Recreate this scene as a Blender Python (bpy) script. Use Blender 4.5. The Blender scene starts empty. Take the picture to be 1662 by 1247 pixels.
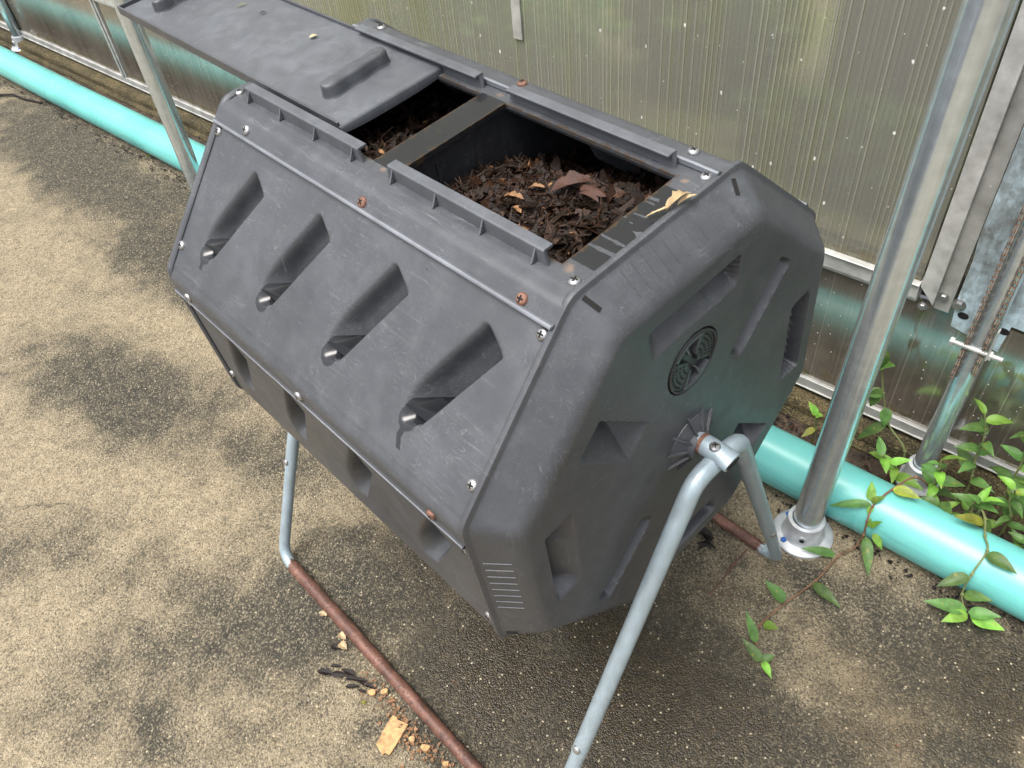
import bpy, math, random
from math import sin, cos, pi, radians, sqrt
from mathutils import Vector, Matrix, noise as mnoise
random.seed(7)
scene = bpy.context.scene
COL = scene.collection
H = 0.6168            # height of the drum axle above the concrete
TH = radians(4.69)    # the drum has come to rest slightly rolled towards the camera
S = 0.232             # side of the octagon
AP = S / 2 / math.tan(pi / 8)
HL = 0.2922           # half length of the drum between the end caps

# ------------------------------------------------------------------ helpers
def tag(o, label=None, cat=None, group=None, kind=None):
    if label: o['label'] = label
    if cat: o['category'] = cat
    if group: o['group'] = group
    if kind: o['kind'] = kind
    return o

def empty(name, loc=(0, 0, 0), rz=0.0):
    o = bpy.data.objects.new(name, None)
    o.location = loc; o.rotation_euler = (0, 0, rz); o.empty_display_size = .05
    COL.objects.link(o)
    return o

class MB:
    """collects vertices and faces of ONE mesh object"""
    def __init__(self): self.v = []; self.f = []; self.a = {}; self.mi = []
    def add(self, vs, fs, mi=0):
        b = len(self.v); self.v += [tuple(p) for p in vs]
        for q in fs: self.f.append(tuple(i + b for i in q)); self.mi.append(mi)
        return b
    def box(self, c, d, rot=None, mi=0):
        x, y, z = d[0] / 2, d[1] / 2, d[2] / 2
        P = [Vector((sx * x, sy * y, sz * z)) for sx in (-1, 1) for sy in (-1, 1) for sz in (-1, 1)]
        if rot is not None: P = [rot @ p for p in P]
        P = [p + Vector(c) for p in P]
        self.add(P, [(0, 1, 3, 2), (4, 6, 7, 5), (0, 4, 5, 1), (2, 3, 7, 6), (0, 2, 6, 4), (1, 5, 7, 3)], mi)
    def tube(self, path, r, n=20, caps=True, mi=0, squash=None):
        path = [Vector(p) for p in path]; m = len(path)
        rs = r if isinstance(r, (list, tuple)) else [r] * m
        t0 = (path[1] - path[0]).normalized()
        up = Vector((0, 0, 1)) if abs(t0.z) < .9 else Vector((1, 0, 0))
        nx = t0.cross(up).normalized()
        vs = []; prev = t0
        for i, p in enumerate(path):
            if i == 0: t = t0
            elif i == m - 1: t = (path[i] - path[i - 1]).normalized()
            else: t = ((path[i + 1] - p).normalized() + (p - path[i - 1]).normalized()).normalized()
            q = prev.rotation_difference(t); nx = (q @ nx).normalized(); prev = t
            ny = t.cross(nx).normalized()
            for k in range(n):
                a = 2 * pi * k / n
                sq = 1.0 if not squash else squash[i]
                vs.append(p + nx * (cos(a) * rs[i]) + ny * (sin(a) * rs[i] * sq))
        fs = []
        for i in range(m - 1):
            for k in range(n):
                k2 = (k + 1) % n
                fs.append((i * n + k, i * n + k2, (i + 1) * n + k2, (i + 1) * n + k))
        if caps:
            fs.append(tuple(range(n - 1, -1, -1))); fs.append(tuple((m - 1) * n + k for k in range(n)))
        self.add(vs, fs, mi)
    def lathe(self, prof, M, n=32, mi=0):
        vs = []; m = len(prof)
        for (r, z) in prof:
            for k in range(n):
                a = 2 * pi * k / n; vs.append(M @ Vector((r * cos(a), r * sin(a), z)))
        fs = []
        for i in range(m - 1):
            for k in range(n):
                k2 = (k + 1) % n; fs.append((i * n + k, i * n + k2, (i + 1) * n + k2, (i + 1) * n + k))
        if prof[0][0] > 1e-5: fs.append(tuple(range(n - 1, -1, -1)))
        if prof[-1][0] > 1e-5: fs.append(tuple((m - 1) * n + k for k in range(n)))
        self.add(vs, fs, mi)
    def build(self, name, mats, parent=None, smooth=True, attrs=None, angle=40, flip=False):
        me = bpy.data.meshes.new(name)
        F = [tuple(reversed(q)) for q in self.f] if flip else self.f
        me.from_pydata(self.v, [], F)
        if not isinstance(mats, (list, tuple)): mats = [mats]
        for m in mats: me.materials.append(m)
        if len(mats) > 1:
            me.polygons.foreach_set('material_index', self.mi)
        if attrs:
            for k, vals in attrs.items():
                at = me.attributes.new(k, 'FLOAT', 'POINT'); at.data.foreach_set('value', vals)
        me.update()
        if smooth:
            me.polygons.foreach_set('use_smooth', [True] * len(me.polygons))
            if angle: me.set_sharp_from_angle(angle=radians(angle))
        o = bpy.data.objects.new(name, me); COL.objects.link(o)
        if parent: o.parent = parent
        return o

def bevel(o, w=.002, seg=2):
    m = o.modifiers.new('bevel', 'BEVEL'); m.width = w; m.segments = seg; m.limit_method = 'ANGLE'; m.angle_limit = radians(40)
    return o

def sstep(a, b, x):
    t = min(1, max(0, (x - a) / (b - a))); return t * t * (3 - 2 * t)

def arc_path(pts, rad, n=8):
    """polyline with every inner corner rounded"""
    P = [Vector(p) for p in pts]; out = [P[0]]
    for i in range(1, len(P) - 1):
        a = (P[i - 1] - P[i]); b = (P[i + 1] - P[i])
        r = rad[i - 1] if isinstance(rad, (list, tuple)) else rad
        an = a.angle(b); d = min(r / math.tan(an / 2), a.length * .49, b.length * .49)
        A = P[i] + a.normalized() * d; B = P[i] + b.normalized() * d
        for k in range(n + 1):
            t = k / n
            out.append(A * (1 - t) ** 2 + P[i] * 2 * t * (1 - t) + B * t * t)
    out.append(P[-1]); return out

# ------------------------------------------------------------------ node helpers
class NT:
    def __init__(self, name):
        self.m = bpy.data.materials.new(name); self.m.use_nodes = True
        self.t = self.m.node_tree; self.n = self.t.nodes; self.b = self.n['Principled BSDF']; self.out = self.n['Material Output']
        self.tc = self.n.new('ShaderNodeTexCoord')
    def L(self, a, b): self.t.links.new(a, b)
    def node(self, typ, **kw):
        x = self.n.new(typ)
        for k, v in kw.items():
            if k in x.inputs: x.inputs[k].default_value = v
            else: setattr(x, k, v)
        return x
    def coord(self, which='Object', scale=(1, 1, 1), rot=(0, 0, 0), loc=(0, 0, 0)):
        mp = self.n.new('ShaderNodeMapping'); mp.inputs['Scale'].default_value = scale; mp.inputs['Rotation'].default_value = rot; mp.inputs['Location'].default_value = loc
        self.L(self.tc.outputs[which], mp.inputs['Vector']); return mp.outputs['Vector']
    def noise(self, vec, scale, detail=4, rough=.55, dist=0.0):
        x = self.n.new('ShaderNodeTexNoise'); x.inputs['Scale'].default_value = scale; x.inputs['Detail'].default_value = detail
        x.inputs['Roughness'].default_value = rough; x.inputs['Distortion'].default_value = dist
        self.L(vec, x.inputs['Vector']); return x.outputs['Fac']
    def vor(self, vec, scale, feature='F1', out='Distance', rnd=1.0):
        x = self.n.new('ShaderNodeTexVoronoi'); x.feature = feature; x.inputs['Scale'].default_value = scale; x.inputs['Randomness'].default_value = rnd
        self.L(vec, x.inputs['Vector']); return x.outputs[out]
    def wave(self, vec, scale, axis='X', dist=0.0, dscale=1.0):
        x = self.n.new('ShaderNodeTexWave'); x.bands_direction = axis; x.inputs['Scale'].default_value = scale; x.inputs['Distortion'].default_value = dist
        x.inputs['Detail Scale'].default_value = dscale; self.L(vec, x.inputs['Vector']); return x.outputs['Fac']
    def ramp(self, fac, stops, interp='LINEAR'):
        x = self.n.new('ShaderNodeValToRGB'); x.color_ramp.interpolation = interp; e = x.color_ramp.elements
        while len(e) < len(stops): e.new(.5)
        for i, (p, c) in enumerate(stops):
            e[i].position = p
            if not isinstance(c, (tuple, list)): c = (c, c, c)
            e[i].color = (*c[:3], 1)
        self.L(fac, x.inputs['Fac']); return x.outputs['Color']
    def rng(self, fac, a, b, c=0.0, d=1.0):
        x = self.n.new('ShaderNodeMapRange'); x.inputs[1].default_value = a; x.inputs[2].default_value = b; x.inputs[3].default_value = c; x.inputs[4].default_value = d
        self.L(fac, x.inputs[0]); return x.outputs[0]
    def mix(self, fac, a, b, mode='MIX'):
        x = self.n.new('ShaderNodeMix'); x.data_type = 'RGBA'; x.blend_type = mode
        for sock, v in ((x.inputs[0], fac), (x.inputs[6], a), (x.inputs[7], b)):
            if isinstance(v, (int, float)): sock.default_value = v
            elif isinstance(v, tuple): sock.default_value = (*v[:3], 1)
            else: self.L(v, sock)
        return x.outputs[2]
    def math(self, op, a, b=0.0, clamp=False):
        x = self.n.new('ShaderNodeMath'); x.operation = op; x.use_clamp = clamp
        for sock, v in ((x.inputs[0], a), (x.inputs[1], b)):
            if isinstance(v, (int, float)): sock.default_value = v
            else: self.L(v, sock)
        return x.outputs[0]
    def attr(self, name):
        x = self.n.new('ShaderNodeAttribute'); x.attribute_name = name; return x.outputs['Fac']
    def bump(self, h, strength=.3, dist=.002, prev=None):
        x = self.n.new('ShaderNodeBump'); x.inputs['Strength'].default_value = strength; x.inputs['Distance'].default_value = dist
        self.L(h, x.inputs['Height'])
        if prev: self.L(prev, x.inputs['Normal'])
        return x.outputs['Normal']
    def set(self, **kw):
        for k, v in kw.items():
            k = k.replace('_', ' ')
            s = self.b.inputs[k]
            if isinstance(v, (int, float)): s.default_value = v
            elif isinstance(v, tuple): s.default_value = (*v[:3], 1)
            else: self.L(v, s)
        return self

def mat_plastic(name='weathered_black_plastic', base=.055, wetattr=True):
    n = NT(name); v = n.coord()
    big = n.noise(v, 9, 6, .62); med = n.noise(v, 42, 5, .6); fine = n.noise(v, 300, 2, .5)
    chalk = n.math('ADD', n.math('MULTIPLY', big, .65), n.math('MULTIPLY', med, .35))
    c = n.ramp(chalk, [(.32, (base * .70, base * .75, base * .85)), (.50, (base * .93, base * 1.0, base * 1.12)), (.68, (base * 1.32, base * 1.42, base * 1.58))])
    # fine scratches in several directions: thin ridges of stretched, bent noise
    sc = None
    for i, (rot, s, thr) in enumerate((((.3, .5, .9), (9, 140, 120), .010), ((1.1, -.6, .35), (110, 11, 120), .009), ((-.7, .9, 2.1), (14, 100, 150), .009), ((.2, 1.9, -.7), (130, 120, 12), .009))):
        q = n.coord(scale=s, rot=rot)
        f = n.noise(q, 1.0, 1.0, .5, .9)
        d = n.math('ABSOLUTE', n.math('SUBTRACT', f, .5))
        ln = n.rng(d, 0, thr, 1, 0)
        ms = n.rng(n.noise(n.coord(loc=(i * 3.1, i, 0)), 11, 4), .46, .66)
        ln = n.math('MULTIPLY', ln, ms)
        sc = ln if sc is None else n.math('MAXIMUM', sc, ln)
    c = n.mix(n.math('MULTIPLY', sc, .42), c, (.22, .225, .24))
    # dusty film, mostly where it has rubbed
    dust = n.rng(n.noise(n.coord(scale=(1, 1, 2.2)), 24, 6, .7), .58, .80)
    c = n.mix(n.math('MULTIPLY', dust, .22), c, (.15, .145, .135))
    rough = n.rng(med, .3, .7, .36, .52)
    hgt = n.math('ADD', n.math('MULTIPLY', fine, .4), n.math('MULTIPLY', med, 1.0))
    nrm = n.bump(hgt, .10, .0012)
    if wetattr:
        w = n.attr('wet'); jit = n.math('MULTIPLY', n.math('SUBTRACT', n.noise(v, 130, 3), .5), .10)
        wm = n.rng(n.math('ADD', w, jit), .46, .54)
        c = n.mix(wm, c, (.016, .017, .019))
        rough = n.mix(wm, rough, (.17, .17, .17))
        ru = n.attr('rust'); rm = n.rng(n.math('ADD', ru, n.math('MULTIPLY', n.math('SUBTRACT', n.noise(v, 95, 5, .7), .5), 1.7)), .45, .95)
        c = n.mix(n.math('MULTIPLY', rm, .42), c, (.26, .17, .11))
        mu = n.attr('mud'); mm = n.rng(n.math('ADD', mu, n.math('MULTIPLY', n.math('SUBTRACT', n.noise(n.coord(scale=(1, 1, 1)), 110, 4), .5), 1.1)), .45, .62)
        c = n.mix(n.math('MULTIPLY', mm, .8), c, (.05, .032, .018))
        x = n.node('ShaderNodeMix'); x.data_type = 'VECTOR'
    n.set(Base_Color=c, Roughness=rough, Normal=nrm); n.b.inputs['IOR'].default_value = 1.5
    return n.m

def mat_simple(name, col, rough=.5, metal=0.0, nscale=40, var=.25, bump=.1, bdist=.001, spec=.5):
    n = NT(name); v = n.coord(); f = n.noise(v, nscale, 5, .6)
    c = n.ramp(f, [(.3, tuple(x * (1 - var) for x in col)), (.7, tuple(x * (1 + var) for x in col))])
    n.set(Base_Color=c, Roughness=n.rng(f, .3, .7, rough * .85, min(1, rough * 1.15)), Metallic=metal, Normal=n.bump(n.noise(v, nscale * 6, 3), bump, bdist))
    n.b.inputs['Specular IOR Level'].default_value = spec
    return n.m

def mat_galv(name='galvanised_steel', col=(.46, .52, .56), rough=.34, metal=.75, streak=True, specks=True, amp=.26):
    n = NT(name); v = n.coord()
    st = n.noise(n.coord(scale=(90, 90, 1.2)), 1.0, 4, .6) if streak else n.noise(v, 25, 4)
    f = n.noise(v, 55, 5, .6)
    m = n.math('ADD', n.math('MULTIPLY', st, .6), n.math('MULTIPLY', f, .4))
    c = n.ramp(m, [(.32, tuple(x * (1 - amp) for x in col)), (.5, col), (.68, tuple(min(1, x * (1 + amp)) for x in col))])
    if specks:
        sp = n.rng(n.vor(v, 85), .10, .16, 1, 0); gate = n.rng(n.noise(v, 17, 3), .56, .62)
        c = n.mix(n.math('MULTIPLY', n.math('MULTIPLY', sp, gate), .7), c, (.75, .78, .78))
    n.set(Base_Color=c, Metallic=metal, Roughness=n.rng(m, .3, .7, rough * .7, rough * 1.4), Normal=n.bump(st, .08, .001))
    return n.m

def mat_rust(name='rusted_steel'):
    n = NT(name); v = n.coord(); f = n.noise(v, 30, 6, .65); g = n.noise(v, 260, 4, .6)
    c = n.ramp(f, [(.3, (.050, .026, .020)), (.5, (.120, .055, .038)), (.72, (.225, .110, .078))])
    c = n.mix(n.rng(g, .56, .66), c, (.028, .018, .015))
    n.set(Base_Color=c, Roughness=n.rng(g, .3, .7, .38, .7), Metallic=.15, Normal=n.bump(g, .35, .0012))
    return n.m

def mat_concrete(name, wet=True, tint=(1, 1, 1)):
    n = NT(name); v = n.coord()
    sep = n.node('ShaderNodeSeparateXYZ'); n.L(v, sep.inputs[0])
    huge = n.noise(v, 1.7, 6, .6, .4); big = n.noise(n.coord(loc=(3.7, 1.9, 0)), 5.0, 7, .68, .3); mid = n.noise(v, 38, 6, .7)
    grain = n.vor(v, 350, 'F1', 'Color'); gsep = n.node('ShaderNodeSeparateColor'); n.L(grain, gsep.inputs[0])
    gd = n.vor(v, 350)
    T = lambda c: tuple(a * b for a, b in zip(c, tint))
    dry = n.ramp(mid, [(.25, T((.140, .113, .070))), (.5, T((.285, .234, .152))), (.75, T((.41, .343, .232)))])
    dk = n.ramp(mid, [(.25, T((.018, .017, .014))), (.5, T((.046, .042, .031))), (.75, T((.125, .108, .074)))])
    def blob(cx, cy, rx, ry, rot=0):
        q = n.coord(loc=(0, 0, 0)); 
        sx = n.math('SUBTRACT', sep.outputs[0], cx); sy = n.math('SUBTRACT', sep.outputs[1], cy)
        ca, sa = cos(rot), sin(rot)
        a = n.math('DIVIDE', n.math('ADD', n.math('MULTIPLY', sx, ca), n.math('MULTIPLY', sy, sa)), rx)
        b = n.math('DIVIDE', n.math('SUBTRACT', n.math('MULTIPLY', sy, ca), n.math('MULTIPLY', sx, sa)), ry)
        d = n.math('SQRT', n.math('ADD', n.math('MULTIPLY', a, a), n.math('MULTIPLY', b, b)))
        return n.rng(d, .25, 1.25, 1, 0)
    # algae and dirt stains, each with its own place on the slab
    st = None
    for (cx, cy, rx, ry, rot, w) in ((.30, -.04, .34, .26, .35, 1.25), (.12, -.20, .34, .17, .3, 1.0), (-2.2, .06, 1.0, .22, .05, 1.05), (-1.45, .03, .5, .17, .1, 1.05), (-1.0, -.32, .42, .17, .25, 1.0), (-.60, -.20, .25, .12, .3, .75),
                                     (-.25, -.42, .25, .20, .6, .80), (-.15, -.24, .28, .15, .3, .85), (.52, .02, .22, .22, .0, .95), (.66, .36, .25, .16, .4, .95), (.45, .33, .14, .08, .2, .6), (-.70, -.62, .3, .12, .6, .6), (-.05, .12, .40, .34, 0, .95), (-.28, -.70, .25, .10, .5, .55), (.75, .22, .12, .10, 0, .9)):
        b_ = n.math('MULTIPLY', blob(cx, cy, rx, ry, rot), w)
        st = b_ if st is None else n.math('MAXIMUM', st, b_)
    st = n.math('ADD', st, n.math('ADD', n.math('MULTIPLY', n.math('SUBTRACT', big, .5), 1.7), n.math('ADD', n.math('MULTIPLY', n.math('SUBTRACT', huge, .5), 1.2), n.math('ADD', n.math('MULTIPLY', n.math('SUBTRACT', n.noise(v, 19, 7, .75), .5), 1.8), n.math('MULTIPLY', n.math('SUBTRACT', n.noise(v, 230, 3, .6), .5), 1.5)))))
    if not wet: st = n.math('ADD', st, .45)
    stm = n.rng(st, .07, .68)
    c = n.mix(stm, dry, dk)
    # coloured aggregate showing through the worn surface
    c = n.mix(n.rng(gsep.outputs[0], .62, .95, 0, .42), c, T((.43, .37, .26)))
    c = n.mix(n.rng(gsep.outputs[1], .58, .95, 0, .66), c, T((.035, .032, .026)))
    big_g = n.vor(n.coord(loc=(.3, .2, 0)), 190, 'F1', 'Color'); s2 = n.node('ShaderNodeSeparateColor'); n.L(big_g, s2.inputs[0])
    bd = n.vor(n.coord(loc=(.3, .2, 0)), 190)
    peb = n.math('MULTIPLY', n.rng(s2.outputs[0], .94, .97), n.rng(bd, .25, .40, 1, 0))
    
    ck = n.vor(n.coord(loc=(.4, .9, 0), scale=(1, 1, .01)), .9, 'DISTANCE_TO_EDGE'); 
    wq = n.node('ShaderNodeVectorMath'); wq.operation = 'ADD'; nz = n.node('ShaderNodeTexNoise'); nz.inputs['Scale'].default_value = 7; nz.inputs['Detail'].default_value = 6; n.L(v, nz.inputs['Vector'])
    n.L(n.coord(loc=(.4, .9, 0), scale=(1, 1, .01)), wq.inputs[0]); sc_ = n.node('ShaderNodeVectorMath'); sc_.operation = 'SCALE'; sc_.inputs['Scale'].default_value = .16; n.L(nz.outputs['Color'], sc_.inputs[0]); n.L(sc_.outputs[0], wq.inputs[1])
    vk = n.node('ShaderNodeTexVoronoi'); vk.feature = 'DISTANCE_TO_EDGE'; vk.inputs['Scale'].default_value = .9; n.L(wq.outputs[0], vk.inputs['Vector'])
    crack = n.math('MULTIPLY', n.rng(vk.outputs['Distance'], .0, .0022, 1, 0), n.rng(n.noise(v, 3, 3), .45, .6))
    c = n.mix(n.math('MULTIPLY', crack, .75), c, T((.03, .027, .022)))
    pebm = peb; rough = n.rng(mid, .3, .7, .75, .95)
    h = n.math('ADD', n.math('MULTIPLY', n.noise(v, 190, 4, .65), 1.0), n.math('ADD', n.math('MULTIPLY', gd, -1.0), n.math('MULTIPLY', mid, 1.0)))
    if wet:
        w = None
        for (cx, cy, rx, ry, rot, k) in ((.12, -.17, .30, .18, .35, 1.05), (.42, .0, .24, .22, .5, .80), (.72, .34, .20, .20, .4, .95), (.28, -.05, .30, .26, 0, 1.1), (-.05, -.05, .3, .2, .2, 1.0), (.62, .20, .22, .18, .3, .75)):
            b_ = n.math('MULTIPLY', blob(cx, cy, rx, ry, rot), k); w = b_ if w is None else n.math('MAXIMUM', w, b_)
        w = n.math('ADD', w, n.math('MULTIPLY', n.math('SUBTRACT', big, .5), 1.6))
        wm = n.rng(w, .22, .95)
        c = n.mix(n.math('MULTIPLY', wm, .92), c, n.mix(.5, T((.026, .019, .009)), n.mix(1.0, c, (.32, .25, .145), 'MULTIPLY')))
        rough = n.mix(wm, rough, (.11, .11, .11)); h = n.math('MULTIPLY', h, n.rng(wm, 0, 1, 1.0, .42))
    c = n.mix(n.math('MULTIPLY', pebm, .7), c, T((.52, .45, .31)))
    n.set(Base_Color=c, Roughness=rough, Normal=n.bump(h, .95, .0032))
    n.b.inputs['Specular IOR Level'].default_value = .33
    return n.m

PITCH = .0092
def mat_polycarb(name, lower=False):
    n = NT(name); v = n.coord()
    sep = n.node('ShaderNodeSeparateXYZ'); n.L(v, sep.inputs[0])
    fl = n.math('FRACT', n.math('MULTIPLY', sep.outputs[0], 1 / PITCH))
    wn_ = n.node('ShaderNodeTexWhiteNoise'); wn_.noise_dimensions = '1D'; n.L(n.math('FLOOR', n.math('MULTIPLY', sep.outputs[0], 1 / PITCH)), wn_.inputs['W'])
    wn2 = n.node('ShaderNodeTexWhiteNoise'); wn2.noise_dimensions = '1D'; n.L(n.math('FLOOR', n.math('ADD', n.math('MULTIPLY', sep.outputs[0], 1 / PITCH), .5)), wn2.inputs['W'])
    rib = n.rng(n.math('ABSOLUTE', n.math('SUBTRACT', fl, .5)), .33, .47)           # 1 on the web of each flute
    per = n.noise(n.coord(scale=(1, .001, .02)), 95, 2, .6)                          # flutes differ: dust and algae inside
    stain = n.noise(n.coord(scale=(1, 1, .30)), 7, 6, .65)
    per = n.math('ADD', n.math('MULTIPLY', per, .45), n.math('MULTIPLY', wn_.outputs['Value'], .32)); per = n.math('ADD', per, .12) if lower else n.math('ADD', n.math('MULTIPLY', per, .45), .28)
    rib = n.math('MULTIPLY', rib, n.rng(wn2.outputs['Value'], .15, 1.0, .0, 1.0))
    wide = n.noise(n.coord(scale=(1, 1, .25)), 2.6, 4, .6)
    alg = n.rng(n.math('ADD', n.math('MULTIPLY', per, .50), n.math('ADD', n.math('MULTIPLY', stain, .25), n.math('MULTIPLY', wide, .30))), .36, .66)
    film = n.ramp(alg, [(0, (.68, .67, .61)), (.45, (.53, .52, .43)), (.75, (.41, .41, .26)), (1, (.26, .25, .16))])
    film = n.mix(n.math('MULTIPLY', n.rng(n.math('ABSOLUTE', n.math('SUBTRACT', fl, .25)), .0, .10, 1, 0), n.rng(wn2.outputs['Value'], 0, 1, .25, .75)), film, (.12, .12, .095))
    tr = n.node('ShaderNodeBsdfGlass'); tr.inputs['Roughness'].default_value = .13; tr.inputs['IOR'].default_value = 1.25
    n.L(n.mix(alg, (.93, .94, .88), (.62, .64, .40)), tr.inputs['Color'])
    n.set(Base_Color=film)
    n.b.inputs['Roughness'].default_value = .42 if not lower else .13
    n.b.inputs['IOR'].default_value = 1.5 if not lower else 3.9
    h = n.math('SINE', n.math('MULTIPLY', sep.outputs[0], 2 * pi / PITCH))
    nb = n.bump(n.math('ADD', n.math('MULTIPLY', h, .5), n.noise(v, 220, 2)), .10 if not lower else .025, .0010)
    n.L(nb, n.b.inputs['Normal']); n.L(nb, tr.inputs['Normal'])
    mx = n.node('ShaderNodeMixShader')
    line = n.rng(n.math('ABSOLUTE', n.math('SUBTRACT', fl, .5)), .40, .47)
    f = n.math('ADD', n.math('MULTIPLY', rib, .22), n.math('MULTIPLY', alg, .20)); f = n.math('ADD', f, .21 if not lower else .74, True)
    if lower:
        n.set(Base_Color=n.mix(n.math('MULTIPLY', rib, .5), n.ramp(stain, [(.3, (.095, .078, .062)), (.7, (.165, .142, .115))]), (.34, .30, .25)))
    n.L(f, mx.inputs[0]); n.L(tr.outputs[0], mx.inputs[1]); n.L(n.b.outputs[0], mx.inputs[2])
    # splashes and hard water spots
    sc = 30 if not lower else 70
    vd = n.vor(n.coord(scale=(1.25, 1, .8)), sc); vc = n.vor(n.coord(scale=(1.25, 1, .8)), sc, 'F1', 'Color')
    s3 = n.node('ShaderNodeSeparateColor'); n.L(vc, s3.inputs[0])
    dsz = n.math('SUBTRACT', n.math('ADD', vd, n.math('MULTIPLY', n.noise(v, 190, 2), .12)), n.math('MULTIPLY', s3.outputs[1], .09))
    dots = n.math('MULTIPLY', n.rng(dsz, .055, .10, 1, 0), n.rng(s3.outputs[0], .30 if not lower else .45, .34 if not lower else .50))
    dots = n.math('MULTIPLY', dots, n.rng(n.noise(v, 8.0, 4, .65), .33, .45))
    vd2 = n.vor(n.coord(loc=(.31, .2, .17)), 85); vc2 = n.vor(n.coord(loc=(.31, .2, .17)), 85, 'F1', 'Color'); s4 = n.node('ShaderNodeSeparateColor'); n.L(vc2, s4.inputs[0])
    d2 = n.math('MULTIPLY', n.rng(vd2, .05, .10, 1, 0), n.rng(s4.outputs[0], .86, .88)); dots = n.math('MAXIMUM', dots, d2)
    low = n.rng(sep.outputs[2], .10, .42, 1, 0) if not lower else n.rng(sep.outputs[2], .085, .17, 1, 0)
    moss = n.math('MULTIPLY', n.rng(n.math('ADD', n.math('MULTIPLY', low, .42), n.math('MULTIPLY', n.noise(n.coord(scale=(1, 1, 1.6)), 22, 6, .7), .75)), .74, .90), 1.0)
    if not lower:
        edge = n.rng(n.math('ADD', sep.outputs[2], n.math('MULTIPLY', n.noise(v, 40, 5, .7), .045)), .398 + .012, .398 + .048, 1, 0)
        moss = n.math('MULTIPLY', edge, n.rng(n.noise(v, 30, 5, .7), .30, .55))
    df = n.node('ShaderNodeBsdfDiffuse'); n.L(n.mix(n.rng(moss, .0, .2), (.78, .78, .74), n.ramp(n.noise(v, 60, 4), [(.35, (.06, .065, .02)), (.65, (.17, .13, .06))])), df.inputs[0])
    mx2 = n.node('ShaderNodeMixShader')
    n.L(n.math('MAXIMUM', n.math('MULTIPLY', dots, .9), n.math('MULTIPLY', moss, .75)), mx2.inputs[0]); n.L(mx.outputs[0], mx2.inputs[1]); n.L(df.outputs[0], mx2.inputs[2])
    n.L(mx2.outputs[0], n.out.inputs['Surface'])
    return n.m

def mat_leaf(name, col, var=.35):
    n = NT(name); v = n.coord(); oi = n.node('ShaderNodeObjectInfo')
    f = n.noise(v, 60, 4)
    c = n.ramp(f, [(.3, tuple(x * (1 - var) for x in col)), (.7, tuple(x * (1 + var) for x in col))])
    hs = n.node('ShaderNodeHueSaturation'); n.L(c, hs.inputs['Color']); n.L(n.rng(oi.outputs['Random'], 0, 1, .65, 1.45), hs.inputs['Value']); n.L(n.rng(oi.outputs['Random'], 0, 1, .485, .515), hs.inputs['Hue'])
    yel = n.math('MULTIPLY', n.rng(n.noise(v, 90, 3), .62, .70), .6); cc = n.mix(yel, hs.outputs[0], (.30, .26, .05))
    tr = n.node('ShaderNodeBsdfTranslucent'); n.L(n.mix(1.0, cc, (1.2, 1.5, .6), 'MULTIPLY'), tr.inputs[0])
    veins = n.wave(n.coord(scale=(1, 1, 1)), 120, 'X')
    n.set(Base_Color=cc, Roughness=.50, Normal=n.bump(n.noise(v, 200, 2), .15, .001))
    mx = n.node('ShaderNodeMixShader'); mx.inputs[0].default_value = .28
    n.L(n.b.outputs[0], mx.inputs[1]); n.L(tr.outputs[0], mx.inputs[2]); n.L(mx.outputs[0], n.out.inputs['Surface'])
    return n.m

def mat_compost():
    n = NT('wet_compost'); v = n.coord(); a = n.attr('tone')
    c = n.ramp(a, [(0, (.006, .0035, .0022)), (.40, (.015, .0076, .0040)), (.68, (.037, .017, .0090)), (.86, (.085, .040, .022)), (.95, (.19, .095, .040)), (1, (.34, .20, .09))])
    c = n.mix(n.rng(n.noise(v, 160, 4), .45, .75, 0, .6), c, (.012, .008, .006))
    n.set(Base_Color=c, Roughness=n.rng(n.noise(v, 80, 3), .35, .65, .22, .60), Normal=n.bump(n.noise(v, 420, 4, .7), .7, .0018)); n.b.inputs['Specular IOR Level'].default_value = .24
    return n.m

M = {}
M['plastic'] = mat_plastic()
M['plastic_plain'] = mat_plastic('black_plastic', .060, False)
M['plastic_inner'] = mat_plastic('unfaded_black_plastic', .022, False)
M['lip'] = mat_plastic('scuffed_plastic_lip', .15, False)
M['rail'] = mat_plastic('scuffed_plastic_rail', .085, False)
M['hole'] = mat_simple('hole_shade_black', (.006, .005, .005), .9)  # near-black colour standing for the shade inside holes, slots and open tube ends
M['galv'] = mat_galv('galvanised_post', (.58, .65, .69), .20, .80)
M['galv_leg'] = mat_galv('dull_galvanised_tube', (.30, .37, .41), .42, .35, True, True, .14)
M['alu'] = mat_galv('mill_finish_aluminium', (.62, .62, .60), .42, .55, False)
M['alu_dark'] = mat_galv('weathered_aluminium', (.42, .42, .40), .5, .45, False)
M['casting'] = mat_galv('cast_metal_flange', (.48, .50, .52), .5, .5, False)
M['rust'] = mat_rust()
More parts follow.
